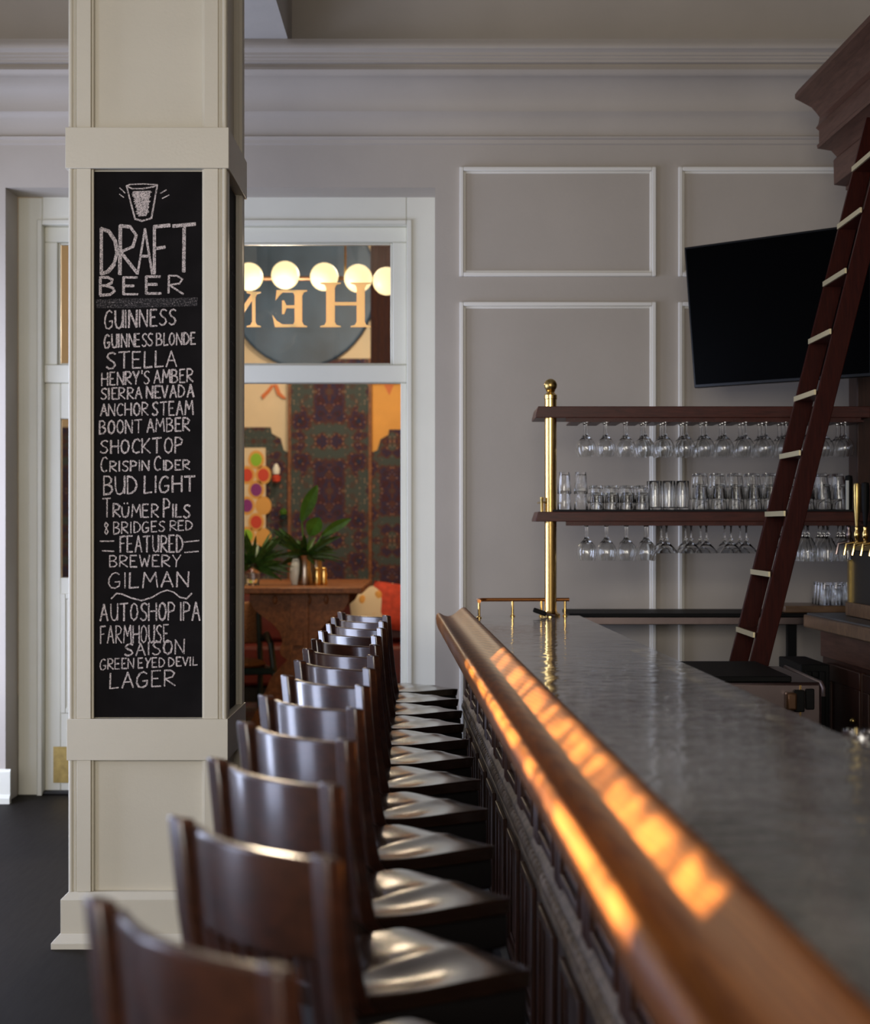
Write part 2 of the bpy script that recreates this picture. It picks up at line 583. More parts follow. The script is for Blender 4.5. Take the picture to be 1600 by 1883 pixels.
# doorway: recessed casing, transom and doors
OX0, OX1, OT = px(78, FZ), px(748, FZ), ph(414, FZ)
mb = MB()
mb.box(RX0, OX0, FZ, FZ + 0.09, 0, LINT)
mb.box(OX1, RX1 + 0.15, FZ, FZ + 0.09, 0, LINT + 0.1)
mb.box(OX0, OX1, FZ, FZ + 0.09, OT, LINT + 0.1)
mb.frame(OX0 - 0.03, OX1 + 0.03, -0.2, OT + 0.03, FZ - 0.014, FZ, 0.03)
struct(mb.build('trim_7', M['casing'], bevel=0.006), 'pale recessed casing around the doorway', 'door casing')
GZ = 9.47
tx1, tt, tb, lb = px(722, GZ), ph(447, GZ), ph(672, GZ), ph(705, GZ)
lx1 = px(737, GZ)
CXD = (OX0 + OX1) / 2
win = MB()
win.box(OX0, OX1, GZ - 0.03, GZ + 0.04, tt, OT)
win.box(OX0, OX1, GZ - 0.045, GZ + 0.05, lb, tb)
win.box(tx1, OX1, GZ - 0.03, GZ + 0.04, tb, tt)
win.box(OX0, px(108, GZ), GZ - 0.03, GZ + 0.04, tb, tt)
win.frame(px(108, GZ), tx1, tb, tt, GZ - 0.012, GZ + 0.02, 0.012)
win = win.build('window_1', M['casing'], bevel=0.006)
struct(win, 'pale transom window with gilt letters over the doorway', 'window')
MB().box(px(108, GZ), tx1, GZ - 0.003, GZ + 0.003, tb, tt).build('pane', M['pane'], win)

# mirrored serif letters on the transom glass (px outlines)
LY = [0]


def glyph(m, *polys):
    for poly in polys:
        LY[0] += 0.0004
        m.prism([(px(x, GZ), ph(y, GZ)) for x, y in poly], GZ - 0.012 - LY[0], GZ - 0.0045, 'y')


def stem(xl, xr, y0, y1, e=11):
    return [(xl - e, y0), (xr + e, y0), (xr + e, y0 + 2), (xr + 3, y0 + 4), (xr, y0 + 10), (xr, y1 - 10), (xr + 3, y1 - 4), (xr + e, y1 - 2), (xr + e, y1),
            (xl - e, y1), (xl - e, y1 - 2), (xl - 3, y1 - 4), (xl, y1 - 10), (xl, y0 + 10), (xl - 3, y0 + 4), (xl - e, y0 + 2)]


L = MB()
glyph(L, stem(600, 616, 520, 602), stem(656, 671, 520, 602), [(615, 556), (657, 556), (657, 562), (615, 562)])
glyph(L, stem(542, 556, 534, 602, 9),
      [(509, 534), (544, 534), (544, 538), (520, 538), (513, 545), (507, 553)],
      [(519, 553), (523, 553), (527, 562), (543, 562), (543, 567), (527, 567), (523, 578), (519, 578)],
      [(501, 579), (509, 590), (520, 597), (544, 597), (544, 602), (506, 602)])
glyph(L, stem(464, 470, 537, 602, 10), [(466, 537), (474, 537), (432, 602), (428, 602), (428, 590)], stem(424, 430, 537, 602, 9))
L.build('gilt_lettering', M['gold'], win)

# left door leaf (closed); the right leaf stands open out of view
dl = MB()
ga = px(113, GZ)
dl.box(OX0, ga, GZ - 0.02, GZ + 0.03, 0.01, lb)
dl.box(CXD - 0.11, CXD, GZ - 0.02, GZ + 0.03, 0.01, lb)
dl.box(ga, CXD - 0.11, GZ - 0.02, GZ + 0.03, lb - 0.2, lb)
dl.box(ga, CXD - 0.11, GZ - 0.02, GZ + 0.03, 0.01, ph(1062, GZ))
dl.frame(ga, CXD - 0.11, 0.45, 1.12, GZ - 0.03, GZ - 0.02, 0.03)
dl = dl.build('door_1', M['casing'], bevel=0.005)
struct(dl, 'pale panelled door leaf with glass and brass kick plate', 'door')
MB().box(ga, CXD - 0.11, GZ - 0.003, GZ + 0.003, ph(1062, GZ), lb - 0.2).build('pane', M['pane'], dl)
k = MB().box(ga - 0.04, CXD - 0.02, GZ - 0.026, GZ - 0.02, ph(1438, GZ), ph(1372, GZ)).build('kick_plate', M['agedbrass'], dl)
k['label'] = 'brass kick plate'
struct(MB().box(OX0, OX1, FZ + 0.02, GZ + 0.12, 0.0, 0.02).build('trim_8', M['ink'], bevel=0.004), 'black door threshold strip', 'threshold')
mb = MB().box(OX1 - 0.035, OX1, GZ - 0.03, GZ + 0.04, 0, lb)
struct(mb.build('trim_9', M['casing'], bevel=0.005), 'pale jamb of the open doorway beside the stools', 'door jamb')

# ------------------------------------------------------------------ pillar
PZ = 6.016
PX0, PX1 = px(125, PZ), px(417, PZ)
PD = PX1 - PX0
pcx, pcy = (PX0 + PX1) / 2, PZ + PD / 2


def sq(m, half, z0, z1, half2=None):
    h2 = half if half2 is None else half2
    vs = [(s * half, t * half, z0) for s, t in ((-1, -1), (1, -1), (1, 1), (-1, 1))] + \
         [(s * h2, t * h2, z1) for s, t in ((-1, -1), (1, -1), (1, 1), (-1, 1))]
    m.add(vs, [(3, 2, 1, 0), (4, 5, 6, 7), (0, 1, 5, 4), (1, 2, 6, 5), (2, 3, 7, 6), (3, 0, 4, 7)])


pm = MB()
HB = PD / 2
core = HB - 0.032
sq(pm, core, 0, 4.06)
b1t, b1b = ph(235, PZ), ph(310, PZ)
b2t, b2b = ph(1322, PZ), ph(1398, PZ)
sq(pm, HB + 0.008, b1b, b1t)
sq(pm, HB + 0.004, b2b, b2t)
sq(pm, HB + 0.022, 0.045, ph(1652, PZ))
sq(pm, HB + 0.05, 0, 0.022)
sq(pm, HB + 0.05, 0.022, 0.05, HB + 0.024)
sq(pm, HB + 0.022, ph(1652, PZ), ph(1640, PZ), HB - 0.002)
so = 0.050                       # clearance left for the reeded corner
sw_ = (164 - 136) / F * PZ
for (z0, z1) in ((ph(1640, PZ), b2b), (b2t, b1b), (b1t, 4.06)):
    for r in range(4):
        rot = Matrix.Rotation(r * PI / 2, 3, 'Z')
        t = MB()
        for s in (-1, 1):
            xo = HB - 0.031
            xi = xo - sw_ + 0.004
            a, b = sorted((s * xo, s * xi))
            t.box(a, b, -HB, -core + 0.01, z0, z1)
            a, b = sorted((s * xi, s * (xi - 0.008)))
            t.box(a, b, -HB + 0.012, -core + 0.01, z0, z1)
        pm.add([rot @ Vector(p) for p in t.v], t.f)
        # reeded corner bead
        t = MB().box(-HB + 0.007, -core + 0.004, -HB + 0.007, -core + 0.004, z0, z1)
        pm.add([rot @ Vector(p) for p in t.v], t.f)
        for dx, dy, rr in ((0.009, 0.009, 0.009), (0.0245, 0.009, 0.0055), (0.009, 0.0245, 0.0055)):
            c = rot @ Vector((-HB + dx, -HB + dy, 0))
            pm.tube([(c.x, c.y, z0), (c.x, c.y, z1)], rr, 12, False)
pm = pm.build('pillar', M['cream'], bevel=0.003)
pm.location = (pcx, pcy, 0)
struct(pm, 'square cream panelled pillar carrying the chalkboard', 'pillar')

# ------------------------------------------------------------------ chalkboards
BZ = pcy - core - 0.008           # front face of the board
bx0, bx1, bt, bb = px(170, PZ), px(373.5, PZ), ph(313, PZ), ph(1320.5, PZ)
board = thing('chalkboard', 'tall black chalkboard with the draft beer list on the front of the pillar', 'chalkboard', (pcx, BZ, bb))
MB().box(bx0 - pcx, bx1 - pcx, 0, 0.008, 0.0, bt - bb).build('slate_panel', M['board'], board)


def bxy(x, y):                     # photo pixel on the board plane -> local
    return (px(x, PZ) - pcx, ph(y, PZ) - bb)


def stroke(m, pts, wpx, dz=0.0):
    wd = wpx * 1.02 / F * PZ / 2
    P = [Vector(bxy(*p)) for p in pts]
    for a, b in zip(P, P[1:]):
        d = b - a
        if d.length < 1e-6:
            continue
        d.normalize()
        n = Vector((-d.y, d.x)) * wd * random.uniform(0.85, 1.15)
        e = d * wd * 0.55
        y = -0.0008 - dz - random.random() * 0.0003
        q = [a - n * 0.8 - e, b - n * 0.8 + e, b + n * 0.8 + e, a + n * 0.8 - e]
        q2 = [a - n - e * 0.2, b - n + e * 0.2, b + n + e * 0.2, a + n - e * 0.2]
        m.add([(p.x, y, p.y) for p in (q[0], q2[0], q2[1], q[1], q[2], q2[2], q2[3], q[3])], [(0, 1, 2, 3, 4, 5, 6, 7)])


G = {
    'A': (1, [[(0, 0), (.5, 1), (1, 0)], [(.2, .38), (.82, .38)]]),
    'B': (.9, [[(0, 0), (0, 1), (.55, 1), (.85, .86), (.8, .68), (.45, .54), (.05, .52)], [(.45, .54), (.9, .42), (1, .22), (.7, .04), (0, 0)]]),
    'C': (.9, [[(1, .86), (.72, 1), (.36, .94), (.08, .68), (0, .38), (.16, .1), (.5, 0), (.92, .08)]]),
    'D': (.95, [[(0, 0), (0, 1), (.48, .94), (.88, .72), (1, .45), (.8, .18), (.42, .03), (0, 0)]]),
    'E': (.8, [[(.95, 1), (0, 1), (0, 0), (1, 0)], [(0, .52), (.72, .52)]]),
    'F': (.8, [[(1, 1), (0, .97), (0, 0)], [(0, .52), (.68, .55)]]),
    'G': (1, [[(.9, .88), (.62, 1), (.28, .9), (.05, .62), (0, .32), (.18, .05), (.55, 0), (.9, .14), (.95, .42), (.55, .4)]]),
    'H': (.95, [[(0, 0), (0, 1)], [(1, 0), (1, 1)], [(0, .5), (1, .52)]]),
    'I': (.12, [[(.5, 0), (.5, 1)]]),
    'K': (.9, [[(0, 0), (0, 1)], [(.9, 1), (.05, .45), (1, 0)]]),
    'L': (.75, [[(.05, 1), (0, 0), (1, .04)]]),
    'M': (1.25, [[(0, 0), (.12, 1), (.5, .38), (.88, 1), (1, 0)]]),
    'N': (1, [[(0, 0), (.03, 1), (.95, 0), (1, 1)]]),
    'O': (.95, [[(.5, 1), (.18, .88), (0, .52), (.12, .15), (.45, 0), (.82, .13), (1, .5), (.85, .86), (.5, 1)]]),
    'P': (.85, [[(0, 0), (.03, 1), (.6, .98), (1, .8), (.85, .55), (.05, .46)]]),
    'R': (.95, [[(0, 0), (.03, 1), (.6, .98), (.95, .8), (.75, .56), (.05, .46), (1, 0)]]),
    'S': (.85, [[(1, .9), (.68, 1), (.25, .93), (.08, .74), (.35, .56), (.8, .42), (.98, .22), (.7, .03), (.3, 0), (0, .12)]]),
    'T': (1.05, [[(0, .97), (1, 1)], [(.5, .98), (.48, 0)]]),
    'U': (.95, [[(0, 1), (.02, .35), (.2, .06), (.5, 0), (.82, .1), (.97, .4), (1, 1)], [(1, 1), (.98, .02)]]),
    'V': (.95, [[(0, 1), (.48, 0), (1, 1)]]),
    'W': (1.2, [[(0, 1), (.25, 0), (.5, .72), (.75, 0), (1, 1)]]),
    'Y': (.95, [[(0, 1), (.5, .48), (1, 1)], [(.5, .48), (.42, 0)]]),
    '8': (.7, [[(.5, .52), (.1, .75), (.4, 1), (.85, .8), (.5, .52), (.15, .2), (.5, 0), (.85, .22), (.5, .52)]]),
    "'": (.1, [[(.6, 1.05), (.3, .8)]]),
    '~': (.95, [[(0, .8), (.02, .3), (.2, .04), (.5, 0), (.82, .1), (.97, .4), (1, .8)], [(.25, 1.0), (.28, 1.05)], [(.72, 1.02), (.75, 1.08)]]),
    ' ': (.08, []),
}


def chalk_line(m, text, x0, t0, b0, x1, t1, b1, wpx=3.0, gap=.34):
    tot = sum(G[c.upper()][0] for c in text) + gap * (len(text) - 1)
    pos = 0
    for c in text:
        wd, strokes = G[c.upper()]
        s = 0.70 if c.islower() or c == '~' else 1.0
        for st in strokes:
            pts = []
            jx, jy = random.uniform(-.05, .05), random.uniform(-.02, .04)
            for gx, gy in st:
                u = (pos + gx * wd) / tot
                tp, bt_ = t0 + (t1 - t0) * u, b0 + (b1 - b0) * u
                pts.append((x0 + (x1 - x0) * (u + jx * .1), bt_ - (bt_ - tp) * (gy * s + jy * .6)))
            stroke(m, pts, wpx * random.uniform(.85, 1.15))
        pos += wd + gap


mt = MB()
chalk_line(mt, 'D', 184, 418, 501, 213, 418, 498, 6.5)
chalk_line(mt, 'R', 218, 414, 503, 250, 414, 501, 6.0)
chalk_line(mt, 'A', 251, 418, 501, 278, 418, 501, 5.0)
chalk_line(mt, 'F', 282, 413, 502, 310, 413, 501, 6.0)
chalk_line(mt, 'T', 317, 412, 499, 357, 411, 498, 6.0)
chalk_line(mt, 'B', 182, 509, 541, 208, 509, 541, 4.8)
chalk_line(mt, 'E', 225, 509, 540, 251, 509, 540, 4.6)
chalk_line(mt, 'E', 267, 507, 538, 294, 507, 538, 4.6)
chalk_line(mt, 'R', 308, 505, 537, 335, 505, 539, 4.2)
for ln in (('GUINNESS', 190, 570, 604, 321, 567, 595, 3.2), ('GUINNESS BLONDE', 190, 614, 639, 357, 610, 631, 3.0),
           ('STELLA', 194, 647, 677, 323, 644, 673, 3.0), ("HENRY'S AMBER", 185, 685, 708, 353, 677, 701, 3.0),
           ('SIERRA NEVADA', 184, 714, 734, 354, 706, 729, 3.0), ('ANCHOR STEAM', 182, 743, 764, 353, 736, 762, 2.9),
           ('BOONT AMBER', 181, 774, 798, 347, 767, 791, 2.9), ('SHOCKTOP', 183, 810, 833, 333, 803, 832, 3.0),
           ('Crispin Cider', 184, 840, 867, 347, 838, 863, 2.8), ('BUD LIGHT', 188, 876, 910, 357, 875, 903, 3.2),
           ('Tr~mer Pils', 187, 916, 950, 347, 918, 952, 2.9), ('8 BRIDGES RED', 189, 961, 983, 352, 957, 974, 2.7),
           ('FEATURED', 219, 986, 1015, 334, 985, 1016, 2.9), ('BREWERY', 199, 1022, 1043, 330, 1021, 1042, 2.5),
           ('GILMAN', 197, 1054, 1083, 345, 1052, 1079, 2.7), ('AUTOSHOP IPA', 183, 1112, 1142, 366, 1107, 1141, 2.9),
           ('FARMHOUSE', 183, 1152, 1184, 308, 1150, 1182, 2.6), ('SAISON', 228, 1186, 1207, 337, 1176, 1203, 2.8),
           ('GREEN EYED DEVIL', 182, 1213, 1233, 361, 1209, 1224, 2.5), ('LAGER', 200, 1240, 1268, 320, 1233, 1262, 2.9)):
    chalk_line(mt, *ln)
for x0, x1, y0, y1 in ((182, 207, 995.5, 995), (186, 207, 1013, 1014), (337, 364, 997, 994), (338, 363, 1016, 1014)):
    stroke(mt, [(x0, y0), (x1, y1)], 2.4)
wave = [(285, 345), (350, 280), (420, 290), (530, 335), (660, 370), (790, 330), (900, 265), (980, 240), (1060, 265), (1140, 330), (1220, 345), (1285, 280)]
stroke(mt, [(160 + .14868 * a, 1050 + .14868 * b) for a, b in wave], 2.6)
mt.build('chalk_lettering', M['chalk'], board)


def c1(a, b):
    return (160 + .14375 * a, 310 + .14375 * b)


md = MB()
stroke(md, [c1(*p) for p in ((490, 205), (540, 185), (700, 180), (890, 190), (840, 215), (700, 240), (560, 240), (490, 205))], 2.4)
stroke(md, [c1(*p) for p in ((490, 205), (545, 420), (600, 630), (690, 655), (810, 620), (850, 400), (885, 195))], 3.0)
for ab in (((405, 232), (470, 295)), ((400, 312), (455, 352)), ((925, 300), (1000, 258)), ((950, 365), (1035, 322))):
    stroke(md, [c1(*p) for p in ab], 2.2)
z = []
for i in range(46):
    t = i / 45
    xl, xr = 562 + 70 * t, 802 - 45 * t
    z.append(c1((xl if i % 2 else xr) + random.uniform(-14, 14), 272 + 320 * t))
stroke(md, z, 1.7)
for k in range(22):
    t = random.random()
    cxx, cyy = random.uniform(580 + 60 * t, 780 - 40 * t), 275 + 315 * t
    stroke(md, [c1(cxx + random.uniform(-25, 25), cyy + random.uniform(-25, 25)), c1(cxx + random.uniform(-25, 25), cyy + random.uniform(-25, 25))], 1.5)
md.build('chalk_glass_drawing', M['chalk'], board)
ms = MB()
q = [bxy(x, y) for x, y in ((173, 549), (230, 547), (300, 547), (362, 545), (361, 561), (300, 563), (230, 565), (174, 565))]
ms.add([(a, -0.0006, b) for a, b in q], [tuple(range(8))])
ms.build('smudged_chalk_band', M['smudge'], board)
# second board on the right-hand face
sb = thing('chalkboard', 'narrow side chalkboard on the pillar face turned to the stools', 'chalkboard', (pcx + core + 0.008, pcy, bb))
MB().box(-0.008, 0, -0.195, 0.195, 0, bt - bb).build('slate_panel', M['board'], sb)
m2 = MB()
for i in range(26):
    zz = 0.12 + i * 0.066
    for j in range(7):
        y = -0.15 + j * 0.045
        m2.add([(0.0006, y, zz), (0.0006, y + 0.02, zz + random.uniform(-.01, .02)), (0.0006, y + 0.022, zz + 0.008), (0.0006, y, zz + 0.007)], [(0, 1, 2, 3)])
m2.build('faint_chalk_marks', M['smudge'], sb)['kind'] = 'stuff'

# ================================================================== bar counter (bar frame runs slightly left with depth)
BR = 0.0313
Z1 = 8.06


def bar_thing(name, label, cat, **k):
    return thing(name, label, cat, (0, 0, 0), BR, **k)


bar = bar_thing('bar_counter', 'long bar counter with grey zinc top and orange wooden elbow rail', 'bar counter')
MB().box(0.398, 0.949, 0.55, Z1, 1.032, 1.07).build('zinc_top', M['zinc'], bar, bevel=0.004)
rp = [(0.283, 0.995), (0.268, 1.008), (0.260, 1.030), (0.257, 1.056), (0.259, 1.072), (0.265, 1.081), (0.274, 1.083), (0.283, 1.078), (0.298, 1.070), (0.315, 1.067),
      (0.333, 1.071), (0.352, 1.083), (0.368, 1.097), (0.380, 1.106), (0.390, 1.110), (0.400, 1.108), (0.408, 1.098), (0.412, 1.082), (0.414, 1.0705), (0.44, 1.069),
      (0.44, 1.031), (0.40, 1.028), (0.35, 1.010), (0.31, 0.996)]
rm = MB()
n = len(rp)
ys = [0.55, 2, 4, 6, 7.4, Z1 + 0.02]
vs = []
for y in ys:
    vs += [(u, y, h) for u, h in rp]
fs = [tuple(range(n)), tuple(range(n * len(ys) - 1, n * (len(ys) - 1) - 1, -1))]
for k in range(len(ys) - 1):
    fs += [(k * n + i, (k + 1) * n + i, (k + 1) * n + (i + 1) % n, k * n + (i + 1) % n) for i in range(n)]
rm.add(vs, fs)
o = rm.build('elbow_rail', M['rail'], bar, smooth=60)
o['label'] = 'orange brown wooden elbow rail'
FU = 0.40
MB().box(FU, 0.90, 0.6, Z1 - 0.03, 0.02, 1.031).build('bar_body', M['cab'], bar)
MB().box(FU - 0.005, 0.90, Z1 - 0.03, Z1 - 0.01, 0.02, 1.02).frame(0.42, 0.88, 0.1, 0.95, Z1 - 0.01, Z1, 0.06).build('end_panel', M['cream'], bar, bevel=0.004)
MB().prism([(FU, 0.985), (FU, 1.03), (0.32, 1.012), (0.345, 1.005), (0.37, 0.99)], 0.6, Z1 - 0.02, 'y').build('upper_molding', M['cab'], bar)
mo = MB()
mo.prism([(0.402, .585), (.388, .59), (.384, .60), (.384, .615), (.393, .622), (.393, .668), (.384, .674), (.384, .688), (.394, .70), (.402, .705)], 0.6, Z1 - 0.02, 'y')
y = 0.62
while y < Z1 - 0.06:
    mo.sphere((0.390, y, 0.645), 0.020, 10, 6, 0.7, 1.0, 1.1)
    mo.box(0.383, 0.396, y + 0.026, y + 0.034, 0.622, 0.668)
    y += 0.060
o = mo.build('carved_molding', M['carved'], bar)
o['label'] = 'grey brown carved bead molding'
MB().prism([(FU, 0.02), (FU - 0.025, 0.02), (FU - 0.025, 0.15), (FU - 0.01, 0.17), (FU, 0.17)], 0.6, Z1 - 0.02, 'y').build('plinth', M['ink'], bar)
y = 0.72
while y < Z1 - 0.5:
    for nm, z0, z1 in (('raised_panel', 0.72, 0.965), ('lower_panel', 0.20, 0.56)):
        p = MB()
        p.frame(0, 0.36, z0, z1, -0.014, 0.0, 0.025)
        p.frame(0.04, 0.32, z0 + 0.035, z1 - 0.035, -0.006, 0.0, 0.015)
        q = MB()
        q.add([(FU + b, y + a, c) for a, b, c in p.v], p.f)
        q.build(nm, M['cab'], bar, bevel=0.003)
    q = MB()
    for j in range(5):
        yy = y + 0.385 + j * 0.024
        q.tube([(FU - 0.001, yy, 0.70), (FU - 0.001, yy, 0.985)], 0.011, 8)
    q.build('fluted_strip', M['cab'], bar)
    y += 0.52

# brass gallery rail on the end of the bar
gz = Z1 - 0.06
g = bar_thing('gallery_rail', 'low brass gallery rail across the end of the bar top', 'rail')
gx = [px(878, gz) + BR * gz, px(943, gz) + BR * gz, px(996, gz) + BR * gz, px(1040, gz) + BR * gz]
gh = ph(1103, gz)
pts = [(gx[0], gz - 0.16, gh)] + [(gx[0] + 0.05 - 0.05 * math.cos(a), gz - 0.05 + 0.05 * math.sin(a), gh) for a in [i * PI / 2 / 6 for i in range(7)]] + [(gx[3] + 0.02, gz, gh)]
MB().tube(pts, 0.009, 12).build('top_tube', M['copperbrass'], g)
for i, (xx, yy) in enumerate(((gx[0], gz - 0.15), (gx[1], gz), (gx[2], gz), (gx[3], gz))):
    MB().lathe([(0, 0), (0.012, 0), (0.012, 0.004), (0.006, 0.008), (0.006, gh - 1.07), (0, gh - 1.07)], 12, (xx, yy, 1.07)).build('post', M['brass'], g)

# ------------------------------------------------------------------ glass shelves on a brass pole
SZ = 8.1
poleX = px(1012.5, SZ - 0.1)
PY = SZ - 0.1
sh = thing('glass_rack_shelf', 'two-tier mahogany glass rack shelf on a brass pole at the bar end', 'shelf', (poleX, PY, 1.07))
r = 0.0285
MB().lathe([(0, 0), (0.045, 0), (0.045, 0.012), (r + 0.004, 0.02), (r, 0.03), (r, 1.03), (0.031, 1.032), (0.031, 1.05), (0.022, 1.058), (0.018, 1.066), (0.024, 1.072), (0, 1.073)], 28).build('pole', M['brass'], sh)
MB().sphere((0, 0, 1.073 + 0.024), 0.031, 24, 14).build('ball_finial', M['agedbrass'], sh)
T1t, T1b = ph(748, PY) - 1.07, ph(769, PY) - 1.07
T2t, T2b = ph(941, PY) - 1.07, ph(959, PY) - 1.07
sx0, sx1 = px(989, PY) - poleX, px(1597, PY) - poleX
for t, b, nm in ((T1t, T1b, 'upper_shelf'), (T2t, T2b, 'lower_shelf')):
    m_ = MB()
    m_.prism([(sx0 - 0.012, b), (sx1, b), (sx1, t), (sx0, t), (sx0 - 0.004, t - 0.012), (sx0 - 0.012, b + 0.012)], -0.035, 0.29, 'y')
    m_.build(nm, M['mahog'], sh, bevel=0.003)
cols = [1075 + 36.4 * i for i in range(14)]
COLX = [px(c, SZ) for c in cols]
for t in (T1b, T2b):
    for i in range(15):
        xx = COLX[0] - 0.0475 + i * 0.0951 - poleX
        m_ = MB()
        m_.box(xx - 0.012, xx + 0.012, -0.03, 0.28, t - 0.012, t)
        m_.box(xx - 0.026, xx + 0.026, -0.03, 0.28, t - 0.02, t - 0.012)
        m_.build('hanging_rail', M['mahog'], sh)
for t in (T1b, T2b):
    MB().box(px(1040, PY) - poleX, sx1 - 0.06, -0.026, -0.014, t - 0.019, t).build('front_batten', M['mahog'], sh)
MB().box(px(1040, PY) - poleX - 0.06, sx1 - 0.05, -0.033, 0.28, T2t, T2t + 0.010).build('bar_mat', M['rubber'], sh)
g_ = MB().lathe([(0, 0), (0.007, 0), (0.007, 0.055), (0.009, 0.06), (0.009, 0.068), (0, 0.07)], 12, (sx0 + 0.018, -0.02, T2t))
g_.tube([(sx0 + 0.018, -0.02, T2t + 0.045), (sx0 + 0.018, 0.27, T2t + 0.045)], 0.005, 8)
g_.tube([(sx0 + 0.018, -0.02, T2t + 0.045), (-0.02, -0.02, T2t + 0.045)], 0.004, 8)
g_.build('end_gallery', M['agedbrass'], sh)


# glassware profiles, built hanging upside down or standing
def wineglass(name, H, br, fr, lip, sr=0.0040, bowl0=0.40):
    """hanging: foot at z=0, bowl pointing down to z=-H"""
    b0 = -H * bowl0
    pr = [(0, 0), (fr, -0.001), (fr, -0.003), (0.010, -0.008), (sr, -0.016), (sr, b0 + 0.008), (0.008, b0 - 0.002)]
    k = 12
    out = []
    for i in range(1, k + 1):
        t = i / k
        rr = br * math.sin(min(1, t / 0.60) * PI / 2) ** 0.75 if t < 0.60 else br - (br - lip) * ((t - 0.60) / 0.40) ** 1.6
        out.append((rr, b0 - 0.002 - (H + b0 - 0.002) * t))
    th = 0.0016
    inn = [(max(rr - th, 0), zz) for rr, zz in out[::-1]]
    pr = pr + out + inn[:-1] + [(0.006, b0 - 0.014), (0, b0 - 0.012)]
    return MB().lathe(pr, 20).build(name, M['glass'])


def coupe(name, H, br):
    b0 = -H * 0.62
    pr = [(0, 0), (0.034, -0.001), (0.034, -0.003), (0.010, -0.008), (0.0045, -0.018), (0.0045, b0 + 0.018), (0.011, b0 + 0.012), (0.0065, b0 + 0.006), (0.010, b0 - 0.0),
          (0.022, b0 - 0.012), (br * 0.75, -H + 0.02), (br, -H), (br - 0.0016, -H), (br * 0.75 - 0.0016, -H + 0.018), (0.018, b0 - 0.012), (0, b0 - 0.006)]
    return MB().lathe(pr, 22).build(name, M['glass'])


def tulip(name, H, br):
    b0 = -H * 0.30
    pr = [(0, 0), (0.033, -0.001), (0.033, -0.003), (0.010, -0.008), (0.006, -0.016), (0.006, b0 + 0.008), (0.012, b0), (0.008, b0 - 0.006), (0.022, b0 - 0.016), (br, b0 - 0.06),
          (br * 1.02, b0 - 0.09), (br * 0.9, -H), (br * 0.9 - 0.0018, -H), (br * 1.02 - 0.002, b0 - 0.09), (br - 0.002, b0 - 0.06), (0.018, b0 - 0.018), (0, b0 - 0.014)]
    return MB().lathe(pr, 22).build(name, M['glass'])


def tumbler(name, H, r0, r1, base=0.012, th=0.0025, flutes=0, up=True):
    """standing upside down (rim r1 at z=0, base r0 at z=H) unless up"""
    n_ = 24
    vs_, fs_ = [], []
    pr = [(0, H), (r0 * 0.96, H), (r0, H - 0.004), (r0 + (r1 - r0) * 0.5, H * 0.5), (r1, 0.002), (r1 - th * .5, 0), (r1 - th, 0.002), (r0 + (r1 - r0) * 0.5 - th, H * 0.5), (r0 - th, H - base - 0.003), (r0 * 0.8, H - base), (0, H - base)]
    if up:
        pr = [(a, H - b) for a, b in pr]
    m_ = MB().lathe(pr, n_)
    if flutes:
        np_ = len(pr)
        for i_, (xx, yy, zz) in enumerate(m_.v):
            kk = i_ // np_
            if i_ % np_ in (2, 3, 4):
                s_ = 1 - 0.05 * (kk % 2)
                m_.v[i_] = (xx * s_, yy * s_, zz)
    return m_.build(name, M['glass'])


def place(proto, used, loc, label, cat, group, rot=0.0, tilt=0.0):
    o_ = proto if not used else proto.copy()
    if used:
        COL.objects.link(o_)
    o_.location = loc
    o_.rotation_euler = (0, tilt, rot)
    tag(o_, label, cat, group)
    return o_


ROWN = ['front', 'middle', 'rear']
wg = wineglass('wine_glass', 0.170, 0.0435, 0.033, 0.034)
used = False
for i, X in enumerate(COLX):
    for rj, dy in enumerate((-0.055, 0.035, 0.125)):
        if i < 3 and rj == 2:
            continue
        place(wg, used, (X + random.uniform(-.004, .004), SZ + dy - 0.01, T1b + 1.07 - 0.0085),
              'clear wine glass hanging from the upper rack, %s row, %s from the brass pole' % (ROWN[rj], ORD[i]), 'wine glass',
              'wine glasses hanging from the upper rack', random.uniform(0, 6))
        used = True
wg2 = wineglass('wine_glass', 0.178, 0.045, 0.033, 0.036)
used = False
for i in range(4):
    for rj, dy in enumerate((-0.055, 0.04)):
        place(wg2, used, (COLX[i] + 0.008, SZ + dy - 0.01, T2b + 1.07 - 0.0085),
              'clear wine glass hanging from the lower rack, %s row, %s from the brass pole' % (ROWN[0 if rj == 0 else 2], ORD[i]), 'wine glass',
              'wine glasses hanging from the lower rack', random.uniform(0, 6))
        used = True
cp = coupe('cocktail_glass', 0.142, 0.056)
used = False
for i in range(4, 10):
    for rj, dy in enumerate((-0.045, 0.07)):
        place(cp, used, (COLX[i] + (0.006 if rj == 0 else -0.004) + (0.022 if i % 2 else 0.0), SZ + dy - 0.01, T2b + 1.07 - 0.0085),
              'wide cocktail glass under the lower shelf, %s row, %s of its kind' % (ROWN[0 if rj == 0 else 2], ORD[i - 4]), 'cocktail glass',
              'cocktail glasses on the lower rack', random.uniform(0, 6))
        used = True
tg = tulip('beer_glass', 0.182, 0.042)
used = False
for i in range(10, 14):
    for rj, dy in enumerate((-0.055, 0.035, 0.125)):
        place(tg, used, (COLX[i] + 0.012, SZ + dy - 0.01, T2b + 1.07 - 0.0085),
              'stemmed beer glass hanging beside the ladder, %s row, %s of its kind from the pole' % (ROWN[rj], ORD[i - 10]), 'beer glass',
              'stemmed beer glasses on the lower rack', random.uniform(0, 6))
        used = True
top2 = T2t + 1.07 + 0.010
ft = tumbler('tumbler_glass', 0.104, 0.026, 0.034, flutes=1, up=False)
used = False
